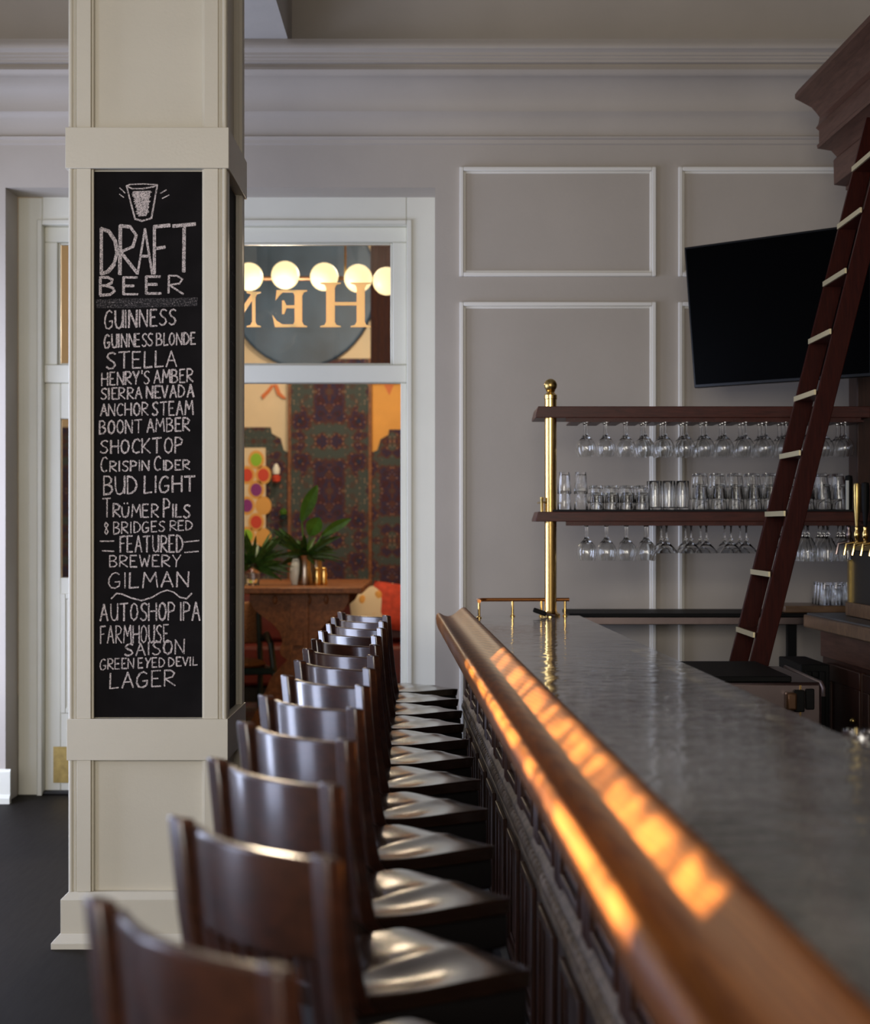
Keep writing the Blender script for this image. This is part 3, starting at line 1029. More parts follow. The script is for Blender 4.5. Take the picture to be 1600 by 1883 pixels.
for i, xp in enumerate((1037, 1067)):
    for lv in range(2):
        place(ft, used, (px(xp, SZ), SZ - 0.03, (top2 if lv == 0 else top2 + 0.076) - (0.010 if xp < 1042 else 0) * 0), 'tall fluted tumbler upside down beside the brass pole, %s one of the %s stack' %
              (('lower', 'upper')[lv], ORD[i]), 'tumbler', 'fluted tumblers stacked by the pole', 0.3 * i)
        used = True
rk = tumbler('rocks_glass', 0.082, 0.030, 0.036, up=False)
used = False
for i, xp in enumerate((1096, 1124, 1152, 1179)):
    for rj, dy in enumerate((-0.04, 0.06)):
        for lv in range(2):
            place(rk, used, (px(xp, SZ), SZ + dy, top2 + lv * 0.034), 'short rocks glass upside down, %s stack after the fluted tumblers, %s row, %s' % (ORD[i], ROWN[0 if rj == 0 else 2], ('bottom', 'top')[lv]),
                  'rocks glass', 'rocks glasses stacked on the lower shelf', 0.2 * i)
            used = True
hb = tumbler('highball_glass', 0.138, 0.029, 0.030, base=0.010, th=0.0018)
used = False
for i, xp in enumerate((1203, 1228, 1253)):
    for rj, dy in enumerate((-0.045, 0.045)):
        place(hb, used, (px(xp, SZ), SZ + dy, top2), 'straight highball glass standing between rocks and pint glasses, %s row, %s from the pole' % (ROWN[0 if rj == 0 else 2], ORD[i]), 'highball glass',
              'straight highball glasses on the lower shelf', 0.1 * i)
        used = True
pt = tumbler('pint_glass', 0.122, 0.028, 0.041, up=False)
used = False
for i, xp in enumerate((1287, 1319, 1351, 1383, 1415, 1447, 1479, 1511, 1541)):
    for rj, dy in enumerate((-0.045, 0.06)):
        for lv in range(2):
            tl = -0.10 if i in (7, 8) and lv == 1 else 0.0
            place(pt, used, (px(xp, SZ) - (0.006 if tl else 0), SZ + dy, top2 + lv * 0.052), 'pint glass upside down on the lower shelf, %s stack after the highballs, %s row, %s' % (ORD[i], ROWN[0 if rj == 0 else 2], ('bottom', 'top')[lv]),
                  'pint glass', 'pint glasses stacked on the lower shelf', 0.1 * i, tl)
            used = True

# ------------------------------------------------------------------ television on the corner
tz = 8.4
tvx, tvz0, tvz1 = px(1258, tz), ph(715, tz), ph(455, tz)
tv = thing('television', 'large black flat television angled above the glass shelves', 'television', (tvx, tz, tvz0), -math.radians(43))
Wt, Ht = 1.03, tvz1 - tvz0
lean = (1280 - 1258) / F * tz
t_ = MB()
fr_ = [(0, -lean * 0.0, Ht), (Wt, 0, Ht), (Wt, 0, 0), (lean, 0, 0)]
t_.prism([(0, Ht), (Wt, Ht), (Wt, 0), (lean, 0)], 0.0, 0.035, 'y')
t_.prism([(0.15, Ht * 0.85), (Wt - 0.1, Ht * 0.85), (Wt - 0.1, Ht * 0.15), (0.15, Ht * 0.15)], 0.035, 0.07, 'y')
t_.build('casing', M['tvedge'], tv, bevel=0.004)
MB().prism([(0.012, Ht - 0.010), (Wt - 0.012, Ht - 0.010), (Wt - 0.012, 0.016), (lean + 0.010, 0.016)], -0.002, 0.001, 'y').build('screen', M['tv'], tv)
a_ = MB().bar((Wt * 0.5, 0.07, Ht * 0.5), (Wt * 0.5 + 0.05, 0.40, Ht * 0.5), 0.05, 0.05)
a_.build('wall_arm', M['black'], tv)

# ------------------------------------------------------------------ back bar
bb_ = bar_thing('back_bar', 'tall brown back bar with heavy cornice at the edge of the room', 'cabinet')
BZ1 = 8.28
UX = 2.045 - 0.02
cz = lambda yy: ph(yy, BZ1)
cu = lambda xx: px(xx, BZ1) + BR * BZ1
prof = [(cu(1467), cz(176)), (cu(1467), cz(168)), (cu(1473), cz(160)), (2.9, cz(158)), (2.9, cz(345)),
        (cu(1562), cz(345)), (cu(1562), cz(338)), (cu(1540), cz(335)), (cu(1539), cz(290)), (cu(1545), cz(283)), (cu(1535), cz(272)), (cu(1509), cz(268)), (cu(1508), cz(262)), (cu(1512), cz(258)), (cu(1512), cz(235)),
        (cu(1506), cz(230)), (cu(1511), cz(222)), (cu(1513), cz(210)), (cu(1507), cz(202)), (cu(1498), cz(192)), (cu(1483), cz(184))]
MB().prism(prof, 3.0, BZ1, 'y').build('cornice', M['brown'], bb_, smooth=40)
MB().box(cu(1566), 2.9, BZ1 - 0.16, BZ1 - 0.01, 1.07, cz(340)).build('end_pilaster', M['cab'], bb_, bevel=0.006)
MB().box(cu(1562) + 0.18, 2.9, 3.0, BZ1 - 0.16, 1.07, cz(340)).build('back_panel', M['cab'], bb_)
MB().box(2.10, 2.9, 3.0, BZ1, 1.035, 1.07).build('counter_top', M['slatecounter'], bb_, bevel=0.004)
MB().box(2.085, 2.13, 3.0, BZ1 + 0.01, ph(1155, BZ1), 1.062).build('counter_edge', M['butcher'], bb_, bevel=0.008)
MB().box(2.17, 2.9, 3.0, BZ1 - 0.04, 0.0, 1.034).build('base_cabinet', M['cab'], bb_)
MB().box(2.155, 2.175, BZ1 - 0.9, BZ1 - 0.05, 0.86, 1.0).build('apron_panel', M['brown'], bb_, bevel=0.004)
for k in range(5):
    y1 = BZ1 - 0.22 - k * 0.62
    m_ = MB()
    m_.box(2.148, 2.17, y1 - 0.56, y1, 0.12, 0.84)
    m_.box(2.138, 2.15, y1 - 0.56, y1, 0.76, 0.84).box(2.138, 2.15, y1 - 0.56, y1, 0.12, 0.20)
    m_.box(2.138, 2.15, y1 - 0.08, y1, 0.20, 0.76).box(2.138, 2.15, y1 - 0.56, y1 - 0.48, 0.20, 0.76)
    dd = m_.build('cabinet_door', M['cab'], bb_, bevel=0.004)
    MB().sphere((2.122, y1 - 0.52, 0.62), 0.016, 12, 8).build('knob', M['agedbrass'], dd)

# draft tower on the back bar counter
dt = bar_thing('draft_tower', 'dark wooden draft beer tower with brass taps on the back bar', 'beer tower')
dz = 7.98
du = px(1571, dz) + BR * dz
MB().box(du, du + 0.16, dz - 0.62, dz, ph(1110, dz) - 0.02, ph(1012, dz)).build('tower_box', M['ink'], dt, bevel=0.006)
MB().box(du - 0.012, du, dz - 0.02, dz + 0.012, 1.07, ph(1030, dz)).build('steel_strip', M['agedbrass'], dt)
MB().box(du - 0.02, du + 0.18, dz - 0.64, dz + 0.02, 1.072, ph(1108, dz)).build('base_plinth', M['butcher'], dt, bevel=0.004)
MB().box(du - 0.015, du + 0.17, dz - 0.63, dz + 0.01, ph(1012, dz), ph(1000, dz)).build('brass_cap', M['agedbrass'], dt, bevel=0.004)
for k in range(5):
    yy = dz - 0.04 - k * 0.12
    uu = du - 0.02 + 0.005 * k
    m_ = MB()
    m_.lathe([(0, 0), (0.012, 0), (0.014, 0.015), (0.009, 0.03), (0.014, 0.045), (0.016, 0.06), (0.009, 0.075), (0.011, 0.09), (0, 0.095)], 14, (uu, yy, ph(1004, dz)))
    m_.tube([(uu, yy, ph(1004, dz) + 0.02), (uu - 0.05, yy, ph(1004, dz) + 0.01), (uu - 0.06, yy, ph(1004, dz) - 0.04)], 0.008, 10)
    tp = m_.build('faucet', M['brass'] if k else M['steel'], dt)
    m_ = MB()
    hh = 0.24 if k == 0 else 0.20
    m_.lathe([(0, 0), (0.008, 0), (0.010, 0.02), (0.016, 0.08), (0.019, hh - 0.02), (0.016, hh), (0, hh + 0.004)], 14, (uu, yy, ph(1004, dz) + 0.093))
    m_.build('tap_handle', M[('black', 'agedbrass', 'black', 'mahogv', 'white')[k]], tp)
    if k == 0:
        MB().box(uu - 0.018, uu - 0.006, yy - 0.022, yy - 0.012, ph(1004, dz) + 0.10, ph(1004, dz) + 0.31).build('white_stripe', M['white'], tp)

# ladder leaning on the back bar
Lf, Ln = 7.52, 7.12
lx = lambda h, zf: px(1404, zf) + (h - 1.5) * 0.2516 + BR * 0
ld = thing('library_ladder', 'mahogany ladder with brass edged treads leaning on the back bar', 'ladder', (lx(0, Lf), (Lf + Ln) / 2, 0))
hw = (Lf - Ln) / 2
tw = 33 / F * Lf
LH = 3.32
for s, nm in ((1, 'side_rail'), (-1, 'side_rail')):
    x0s = 0 if s == 1 else (BR * -0.4 - 0.0) + 0.02
    m_ = MB()
    m_.prism([(x0s, 0), (x0s + tw + 0.004, 0), (x0s + tw + LH * 0.2516, LH), (x0s + LH * 0.2516, LH)], s * hw - 0.014, s * hw + 0.014, 'y')
    m_.build(nm, M['mahogv'], ld, bevel=0.003)
rung_y = [290, 398, 507, 615, 724, 831, 940, 1047, 1157]
zm = (Lf + Ln) / 2
hr = [ph(y_, zm) for y_ in rung_y]
step = (hr[0] - hr[-1]) / 8
hh = hr[-1] - 3 * step
while hh < 3.28:
    if hh > 0.05:
        xo = hh * 0.2516
        tr = MB().box(xo - 0.004, xo + tw - 0.004, -hw + 0.012, hw - 0.012, hh - 0.022, hh - 0.003).build('tread', M['mahog'], ld)
        MB().box(xo - 0.012, xo - 0.004, -hw - 0.016, hw - 0.010, hh - 0.022, hh).build('brass_nosing', M['palebrass'], tr)
    hh += step

# counter along the far wall behind the bar
wc = thing('wall_counter', 'narrow steel drain counter with black top along the far wall', 'counter', (0, 0, 0))
cz_ = 8.62
MB().box(px(1047, cz_), px(1500, cz_), cz_, 9.09, ph(1135, cz_), ph(1128, cz_)).build('black_top', M['black'], wc, bevel=0.003)
MB().box(px(1060, cz_), px(1490, cz_), cz_ + 0.01, 9.09, ph(1149, cz_), ph(1135, cz_)).build('steel_band', M['steel'], wc, bevel=0.003)
for xp in (1461, 1075):
    MB().box(px(xp, cz_) - 0.023, px(xp, cz_) + 0.023, cz_ + 0.05, cz_ + 0.10, 0, ph(1149, cz_)).build('leg', M['black'], wc)
bd = MB().box(px(1447, cz_), px(1585, cz_), cz_ + 0.05, 9.05, ph(1127.5, cz_), ph(1115, cz_)).build('serving_board', M['butcher'], bevel=0.004)
tag(bd, 'thick wooden board on the wall counter beside the ladder', 'board')
st = tumbler('stemless_glass', 0.116, 0.026, 0.036, flutes=1, up=False)
used = False
for i in range(3):
    for rj in range(3):
        place(st, used, (px(1510 + 21 * i, cz_ + 0.2) + rj * 0.004, cz_ + 0.12 + rj * 0.085, ph(1115, cz_) + 0.0005), 'small tumbler upside down on the wooden board, %s from the ladder, %s row' % (ORD[i], ROWN[rj]), 'tumbler',
              'tumblers on the wooden board', 0.2)
        used = True

# under-bar station behind the counter
un = thing('ice_station', 'steel underbar station with black lid behind the bar', 'bar equipment', (0, 0, 0))
uh = 0.93
zf, zn = (EYE - uh) * F / (1221 - HY), (EYE - uh) * F / (1250 - HY)
xr = px(1467, zn)
MB().box(0.80, xr - 0.02, zn + 0.01, zf, uh - 0.01, uh + 0.012).build('black_lid', M['black'], un, bevel=0.004)
MB().box(0.78, px(1512, zn), zn, zf + 0.02, 0.15, uh - 0.01).build('steel_body', M['steel'], un, bevel=0.012)
m_ = MB().tube([(px(1444, zf), zf, uh - 0.012), (px(1511, zn), zn, uh - 0.012), (px(1513, zn), zn - 0.012, uh - 0.03), (px(1513, zn), zn - 0.012, uh - 0.06)], 0.008, 8)
m_.build('rolled_rim', M['steel'], un)
MB().box(px(1470, zn), px(1473, zn), zn - 0.006, zn, 0.3, uh - 0.02).build('seam_strip', M['brass'], un)
MB().box(px(1480, zn), px(1496, zn), zn - 0.02, zn, ph(1304, zn), ph(1266, zn)).build('latch', M['black'], un, bevel=0.004)
MB().box(px(1442, zn), px(1461, zn), zn - 0.05, zn, ph(1304, zn), ph(1272, zn)).build('bronze_knob', M['bronze'], un, bevel=0.008)
MB().box(px(1458, zn), px(1477, zn), zn - 0.03, zn, ph(1308, zn), ph(1268, zn)).build('handle', M['black'], un, bevel=0.004)
for a_, b_ in ((0.82, zn + 0.05), (px(1500, zn), zn + 0.05), (0.82, zf - 0.03), (px(1500, zn), zf - 0.03)):
    MB().box(a_ - 0.02, a_ + 0.02, b_ - 0.02, b_ + 0.02, 0, 0.15).build('leg', M['steel'], un)
# second station beyond, dark floor unit
un2 = MB().box(px(1452, 8.0), px(1503, 8.0), 7.75, 8.25, 0.0, ph(1222, 7.75))
un2.frame(px(1452, 8.0) + .02, px(1503, 8.0) - .02, 0.1, ph(1222, 7.75) - 0.03, 7.74, 7.75, 0.03)
tag(un2.build('floor_bin', M['black'], bevel=0.02), 'squat black bin on the floor behind the steel station', 'bin')
sn = thing('drink_gun', 'small black drink dispenser head lying by the pole foot', 'drink gun', (px(990, gz + 0.06), 7.95, 1.07))
MB().bar((-0.03, 0, 0.035), (0.03, 0, 0.014), 0.03, 0.022).build('handle', M['black'], sn, bevel=0.005)
MB().tube([(0.03, 0, 0.014), (0.07, 0, 0.006)], 0.007, 8).build('nozzle', M['steel'], sn)
ds = MB()
dv = 3.55
ds.box(0.955, 1.25, dv - 0.5, dv + 0.4, 0.98, 1.0)
ds.frame(0.955, 1.25, 1.0, 1.0, 0, 0, 0) if False else None
tag(ds.build('drip_shelf', M['steel'], bevel=0.004), 'steel service shelf just behind the bar top', 'shelf')
bpy.data.objects['drip_shelf'].rotation_euler = (0, 0, BR)
mb = MB().box(0.99, 1.2, dv - 0.4, dv - 0.36, 0.1, 0.98)
mb.build('bracket', M['steel'], bpy.data.objects['drip_shelf'])
used = False
sg = tumbler('shot_glass', 0.065, 0.022, 0.027, up=False)
for i in range(5):
    place(sg, used, (px(1568 + i * 17, 3.6 - 0.06 * (i % 2)), 3.6 - 0.06 * (i % 2), 1.0005), 'shot glass upside down on the steel shelf, %s from the far end' % ORD[i], 'shot glass', 'shot glasses behind the bar top')
    used = True

# ================================================================== bar stools
def make_stool():
    t = thing('bar_stool', '', 'bar stool')
    # saddle seat
    N = 22
    xs = [-0.205 + 0.41 * i / N for i in range(N + 1)]
    top, bot, fs = [], [], []
    m = MB()

    def half(x):
        u = (x + 0.205) / 0.41
        h = 0.178 + 0.028 * u
        e = 0.035
        if x > 0.205 - e:
            h -= e * 1.0 * (1 - math.sqrt(max(0, 1 - ((x - 0.205 + e) / e) ** 2)))
        if x < -0.205 + e:
            h -= e * 1.0 * (1 - math.sqrt(max(0, 1 - ((-0.205 + e - x) / e) ** 2)))
        return h

    def zt(x, y):
        s = math.exp(-((x + 0.04) ** 2) / 0.016 - ((abs(y) - 0.085) ** 2) / 0.0055)
        b = math.exp(-((x + 0.09) ** 2) / 0.010 - (y ** 2) / 0.02)
        ridge = 0.004 * math.exp(-((y) ** 2) / 0.0012) * max(0, min(1, (x + 0.02) / 0.15))
        edge = 0.010 * max(0, -x / 0.2) ** 2
        fr = -0.005 * max(0, (x - 0.15) / 0.055) ** 2
        return 0.702 - 0.010 * s - 0.008 * b + ridge + edge + fr
    for x in xs:
        h = half(x)
        for j in range(N + 1):
            y = -h + 2 * h * j / N
            top.append((x, y, zt(x, y)))
    for x in xs:
        h = half(x) - 0.006
        for j in range(N + 1):
            y = -h + 2 * h * j / N
            bot.append((x * 0.985, y, 0.666))
    K = N + 1
    for i in range(N):
        for j in range(N):
            a = i * K + j
            fs.append((a, a + 1, a + K + 1, a + K))
            fs.append((K * K + a, K * K + a + K, K * K + a + K + 1, K * K + a + 1))
    ring = [i for i in range(K)] + [i * K + N for i in range(1, K)] + [N * K + j for j in range(N - 1, -1, -1)] + [i * K for i in range(N - 1, 0, -1)]
    for a, b in zip(ring, ring[1:] + ring[:1]):
        fs.append((a, a + K * K, b + K * K, b))
    m.add(top + bot, fs)
    m.build('seat', M['seat'], t, bevel=0.005, smooth=40)
    MB().prism([(-0.18, -0.165), (0.19, -0.188), (0.19, 0.188), (-0.18, 0.165)], 0.590, 0.668, 'z').build('apron', M['ink'], t, bevel=0.01)
    # posts
    PT = {}
    for s in (-1, 1):
        m = MB()
        pl = [(-0.150, s * 0.160, 0.672), (-0.178, s * 0.168, 0.700), (-0.192, s * 0.174, 0.74), (-0.209, s * 0.178, 0.82), (-0.226, s * 0.183, 0.93), (-0.241, s * 0.188, 1.074)]
        wx = [0.030, 0.034, 0.034, 0.032, 0.031, 0.028]
        vs = []
        for (x, y, z), w in zip(pl, wx):
            for i, j in ((-1, -1), (1, -1), (1, 1), (-1, 1)):
                vs.append((x + i * w / 2, y + j * 0.019, z + (0.0 if z < 0.72 else -i * 0.002)))
        fs = [(3, 2, 1, 0), (20, 21, 22, 23)]
        for k in range(5):
            for i in range(4):
                fs.append((k * 4 + i, k * 4 + (i + 1) % 4, k * 4 + 4 + (i + 1) % 4, k * 4 + 4 + i))
        m.add(vs, fs)
        m.build('back_post', M['chair'], t, bevel=0.005, smooth=50)
    # curved crest
    def slab(z0, z1, thick, bow, dxz):
        m = MB()
        n = 18
        vs, fs = [], []
        for i in range(n + 1):
            u = -1 + 2 * i / n
            for (z, q) in ((z0, 0), (z1, 0), (z1, 1), (z0, 1)):
                xb = -0.228 - (z - 0.93) * 0.09 - bow * (1 - u * u) + 0.006
                zz = z
                vs.append((xb + q * thick, u * 0.172, zz))
        for i in range(n):
            for k in range(4):
                fs.append((i * 4 + k, i * 4 + (k + 1) % 4, i * 4 + 4 + (k + 1) % 4, i * 4 + 4 + k))
        fs += [(3, 2, 1, 0), tuple(n * 4 + k for k in range(4))]
        return m.add(vs, fs)
    slab(0.925, 1.064, 0.020, 0.036, 0).build('crest_rail', M['chair'], t, bevel=0.005, smooth=40)
    for i in range(7):
        y = -0.135 + 0.045 * i
        u = y / 0.186
        xb = -0.222 - 0.036 * (1 - u * u) + 0.010
        MB().bar((-0.180 - 0.012 * (1 - u * u), y * 0.95, 0.685), (xb, y, 0.930), 0.016, 0.010, (1, 0, 0)).build('spindle', M['chair'], t)
    for sx in (-1, 1):
        for sy in (-1, 1):
            MB().bar((sx * 0.145, sy * 0.145, 0.60), (sx * 0.195, sy * 0.195, 0.0), 0.036, 0.036, (0, 1, 0), 0.8).build('leg', M['ink'], t)
    for (a, b, z) in (((-1, -1), (1, -1), .30), ((-1, 1), (1, 1), .30), ((1, -1), (1, 1), .22), ((-1, -1), (-1, 1), .34)):
        k = 0.145 + 0.05 * (0.6 - z) / 0.6
        MB().bar((a[0] * k, a[1] * k, z), (b[0] * k, b[1] * k, z), 0.022, 0.028).build('stretcher', M['ink'], t)
    return t


stool = make_stool()
lp = [(165, 1655), (325, 1505), (395, 1395), (447, 1330), (485, 1280), (525, 1243), (548, 1215), (560, 1197), (580, 1175), (592, 1160), (605, 1148), (611, 1139), (623, 1129)]
dth = [0, 0, -1, 0, 1, -1, 0, 1, 0, -1, 0, 0, 0]
zs = [1.937, 2.478, 3.10, 3.67, 4.25, 4.82, 5.36, 5.86, 6.36, 6.86, 7.35, 7.84, 8.33]
for i, (xx, yy) in enumerate(lp):
    z = zs[i]
    X = -0.392 - 0.0135 * (z - 2) if i < 1 else px(xx, (EYE - 1.07) * F / (yy - HY))
    th = math.radians(38 + dth[i])
    c, s = math.cos(th), math.sin(th)
    ox, oy = -0.242 * c - 0.199 * s, -0.242 * s + 0.199 * c
    o = stool if i == 0 else copy_tree(stool)
    o.location = (X - ox, z - oy, 0)
    o.rotation_euler = (0, 0, th)
    tag(o, 'dark wooden bar stool with curved back, %s from the near end of the row' % ORD[i], 'bar stool', 'bar stools along the counter')

# ================================================================== lounge beyond the doorway
RZ = 15.0
struct(MB().box(-4.2, 1.6, 9.5, RZ, -0.06, 0.0).build('floor_lounge', M['floor']), 'dark floor of the lounge beyond the doorway', 'floor')
struct(MB().box(-4.2, 1.6, RZ, RZ + 0.1, 0, 4.7).build('wall_lounge', M['creamwall']), 'cream rear wall of the lounge', 'wall')
struct(MB().box(-4.3, -4.2, 9.5, RZ, 0, 4.7).build('wall_lounge_left', M['tap2']), 'ochre side wall of the lounge', 'wall')
struct(MB().box(1.6, 1.7, 9.5, RZ, 0, 4.7).build('wall_lounge_right', M['yellow']), 'ochre far side wall of the lounge', 'wall')
struct(MB().box(-4.2, 1.6, 9.5, RZ, 4.7, 4.8).build('ceiling_lounge', M['plaster']), 'lounge ceiling', 'ceiling')
wz = RZ - 0.02
X = lambda x_: px(x_, wz)
H = lambda y_: ph(y_, wz)
struct(MB().box(X(682), X(780), wz, RZ, H(1085), H(640)).build('trim_10', M['yellow']), 'ochre painted wall field behind the lounge', 'wall paint')
cp_ = thing('tapestry_panel', 'tall dark red and blue tapestry panel behind the lounge table', 'tapestry', (X(606), wz, H(1085)))
MB().box(X(535) - X(606), X(679) - X(606), -0.03, 0, 0, H(660) - H(1085)).build('cloth', M['tap1'], cp_)
for xx in (533, 681):
    MB().box(X(xx) - X(606) - 0.014, X(xx) - X(606) + 0.014, -0.05, 0, -0.02, H(660) - H(1085)).build('batten', M['tablewood'], cp_)
for lab, pts in (('low stepped tapestry panel beside the spotted canvas', ((60, 1085), (531, 1085), (531, 832), (522, 828), (516, 806), (500, 797), (498, 786), (60, 786))),
                 ('low stepped tapestry panel near the door jamb', ((684, 1085), (790, 1085), (790, 790), (716, 790), (714, 800), (700, 808), (694, 828), (684, 832)))):
    xm = sum(p[0] for p in pts) / len(pts)
    o = MB().prism([(X(a) - X(xm), H(b) - H(1085)) for a, b in pts], -0.025, 0, 'y').build('tapestry_panel', M['tap2'])
    o.location = (X(xm), wz - 0.001, H(1085))
    tag(o, lab, 'tapestry')
# painted mural marks
o = MB()
for poly in ([(480, 728), (492, 716), (499, 707), (504, 709), (497, 720), (484, 734)], [(503, 707), (510, 707), (516, 722), (527, 733), (520, 733), (510, 726)]):
    o.prism([(X(a), H(b)) for a, b in poly], wz - 0.004, wz + 0.019, 'y')
tag(o.build('mural_mark', M['orange']), 'orange brush marks painted on the cream lounge wall', 'mural')
o = MB()
for poly in ([(706, 707), (724, 707), (716, 727)], [(690, 672), (698, 640), (712, 600), (722, 585), (722, 672)]):
    o.prism([(X(a), H(b)) for a, b in poly], wz - 0.004, wz + 0.019, 'y')
tag(o.build('mural_mark', M['orange']), 'orange shapes painted on the ochre wall near the door jamb', 'mural')
# added oval on the rear wall, coloured as the transom glass reflection
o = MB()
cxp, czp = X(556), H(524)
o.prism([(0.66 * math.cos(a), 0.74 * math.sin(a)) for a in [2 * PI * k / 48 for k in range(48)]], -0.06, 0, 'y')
o = o.build('reflection_oval', M['slate'], bevel=0.02, smooth=60)
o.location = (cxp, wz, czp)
tag(o, 'large slate blue oval painted as the transom glass reflection, high on the lounge wall', 'plaque')
# curtain at right of the transom view
o = MB()
pts = []
for k in range(15):
    pts.append((X(682) + k * 0.03, -0.03 - 0.02 * (k % 2)))
o.prism(pts + [(a, b - 0.012) for a, b in pts[::-1]], H(700), H(400), 'z')
o = o.build('curtain', M['cab'])
o.location = (0, wz - 0.03, 0)
tag(o, 'narrow brown curtain hanging beside the painted reflection oval', 'curtain')
# spotted canvas
cv = thing('canvas_print', 'bright canvas with coloured dots leaning on the tapestry', 'picture', (X(452), wz - 0.06, H(1002)))
MB().box(-0.22, X(490) - X(452), -0.02, 0.01, 0, H(824) - H(1002)).build('canvas', M['creamwall'], cv)
m = MB()
colr = [plain('dot_%s' % n_, c_, 0.6) for n_, c_ in (('ochre', (0.7, 0.36, 0.08)), ('green', (0.25, 0.5, 0.02)), ('purple', (0.22, 0.02, 0.20)), ('red', (0.6, 0.05, 0.02)))]
for (a, b, k) in ((473, 846, 1), (473, 901, 2), (473, 960, 3), (456, 874, 3), (486, 874, 3), (456, 930, 2), (486, 930, 0), (456, 985, 1), (486, 988, 0)):
    for rr, kk, dy in ((0.072, 0, 0), (0.050, k, 0.002)):
        m.cur = kk
        m.prism([(X(a) - X(452) + rr * math.cos(t), H(b) - H(1002) + rr * 1.15 * math.sin(t)) for t in [2 * PI * q_ / 20 for q_ in range(20)]], -0.022 - dy, -0.019, 'y')
m.build('painted_dots', colr, cv)
# chandelier with opal globes
ch = thing('globe_chandelier', 'brass chandelier bar with five lit opal globes in the lounge', 'chandelier', (px(590, 12.5), 12.5, ph(512, 12.5)))
MB().tube([(px(400, 12.5) - px(590, 12.5), 0, 0), (px(705, 12.5) - px(590, 12.5), 0, 0)], 0.018, 10).build('bar', M['bronze'], ch)
for xx in (430, 635):
    MB().tube([(px(xx, 12.5) - px(590, 12.5), 0, 0), (px(xx, 12.5) - px(590, 12.5), 0, 4.7 - ph(512, 12.5))], 0.008, 8).build('rod', M['agedbrass'], ch)
for xx, yy in ((461, 513), (527, 510), (598, 513), (660, 516), (712, 521)):
    MB().sphere((px(xx, 12.5) - px(590, 12.5), -0.11, ph(yy, 12.5) - ph(512, 12.5)), 0.103, 24, 14).build('globe', M['globe'], ch)
# tall trestle table
tzz = 11.7
tcx = px(548, tzz)
tb_ = thing('trestle_table', 'tall brown wooden trestle table with scrolled legs beyond the doorway', 'table', (tcx, tzz, 0))
sc = F / tzz
MB().box(-0.45, 0.445, 0, 1.9, 1.028, 1.07).build('table_top', M['tablewood'], tb_, bevel=0.006)
hwp = [(1108, 92), (1122, 84), (1135, 68), (1150, 48), (1165, 36), (1182, 31), (1196, 36), (1207, 34), (1216, 22), (1228, 34), (1248, 52), (1272, 62), (1300, 74), (1330, 90), (1345, 100), (1364, 100)]
for k, dy in enumerate((0.10, 1.6)):
    m = MB()
    R_ = [(w_ / sc, ph(y_, tzz)) for y_, w_ in hwp]
    R_[-1] = (R_[-1][0], 0.0)
    R_.insert(0, (R_[0][0], 1.028))
    vs, fs = [], []
    for a, h_ in R_:
        vs += [(-a, dy, h_), (a, dy, h_), (a, dy + 0.05, h_), (-a, dy + 0.05, h_)]
    for i in range(len(R_) - 1):
        for q_ in range(4):
            fs.append((i * 4 + q_, i * 4 + (q_ + 1) % 4, i * 4 + 4 + (q_ + 1) % 4, i * 4 + 4 + q_))
    fs += [(0, 1, 2, 3), tuple((len(R_) - 1) * 4 + q_ for q_ in range(4))]
    m.add(vs, fs)
    m.box(-16 / sc, 17 / sc, dy - 0.025, dy, 0, 1.028)
    m.box(-10 / sc, 8 / sc, dy - 0.05, dy - 0.025, ph(1188, tzz), ph(1162, tzz))
    for xx in (-45, 18, 50):
        m.sphere((xx / sc, dy - 0.006, ph(1104, tzz)), 0.022, 10, 8, 0.8, 0.5, 1.5)
    m.build('trestle', M['tablewood'], tb_, bevel=0.004)
MB().box(-0.03, 0.03, 0.1, 1.65, ph(1188, tzz), ph(1166, tzz)).build('stretcher', M['tablewood'], tb_)


def leaf(m, base, tip, w, sag=0.05, n=8, wave=0.0):
    base, tip = Vector(base), Vector(tip)
    d = tip - base
    side = d.cross(Vector((0, 1, 0.2)))
    if side.length < 1e-4:
        side = Vector((1, 0, 0))
    side.normalize()
    vs, fs = [], []
    for i in range(n + 1):
        t = i / n
        ww = w * math.sin(PI * min(0.98, 0.06 + t * 0.92)) ** 0.8
        p = base + d * t - Vector((0, 0, sag)) * (t * t) + Vector((0, 0, sag * t))
        up_ = Vector((0, -ww * 0.35, 0))
        vs += [p - side * ww + up_, p, p + side * ww + up_]
    for i in range(n):
        a = i * 3
        fs += [(a, a + 1, a + 4, a + 3), (a + 1, a + 2, a + 5, a + 4)]
    m.add(vs, fs)


vz = 12.3
vx = lambda x_: px(x_, vz)
vh = lambda y_: ph(y_, vz)
v1 = MB().lathe([(0, 0), (0.055, 0), (0.058, 0.01), (0.045, 0.10), (0.043, 0.17), (0.056, 0.215), (0.052, 0.215), (0.039, 0.17), (0.041, 0.10), (0, 0.012)], 24).build('vase', M['pewter'])
v1.location = (vx(561), vz, 1.07)
tag(v1, 'pewter vase holding tall leaves on the trestle table', 'vase')
v2 = v1.copy()
COL.objects.link(v2)
v2.location = (vx(579), vz + 0.14, 1.07)
tag(v2, 'second pewter vase close behind the first on the trestle table', 'vase')
v3 = MB().lathe([(0, 0), (0.035, 0), (0.05, 0.05), (0.045, 0.13), (0.025, 0.19), (0.02, 0.19), (0.04, 0.13), (0.045, 0.05), (0, 0.008)], 20).build('bottle_vase', M['white'])
v3.location = (vx(544), vz + 0.05, 1.07)
tag(v3, 'small pale vase beside the pewter vase', 'vase')
bq = thing('leaf_bouquet', 'tall green leaf bouquet standing in the pewter vase', 'plant', (vx(561), vz, 1.07 + 0.02))
m = MB()


def Lf_(a, b, dy=0):
    return (vx(a) - vx(561), dy, vh(b) - 1.09)


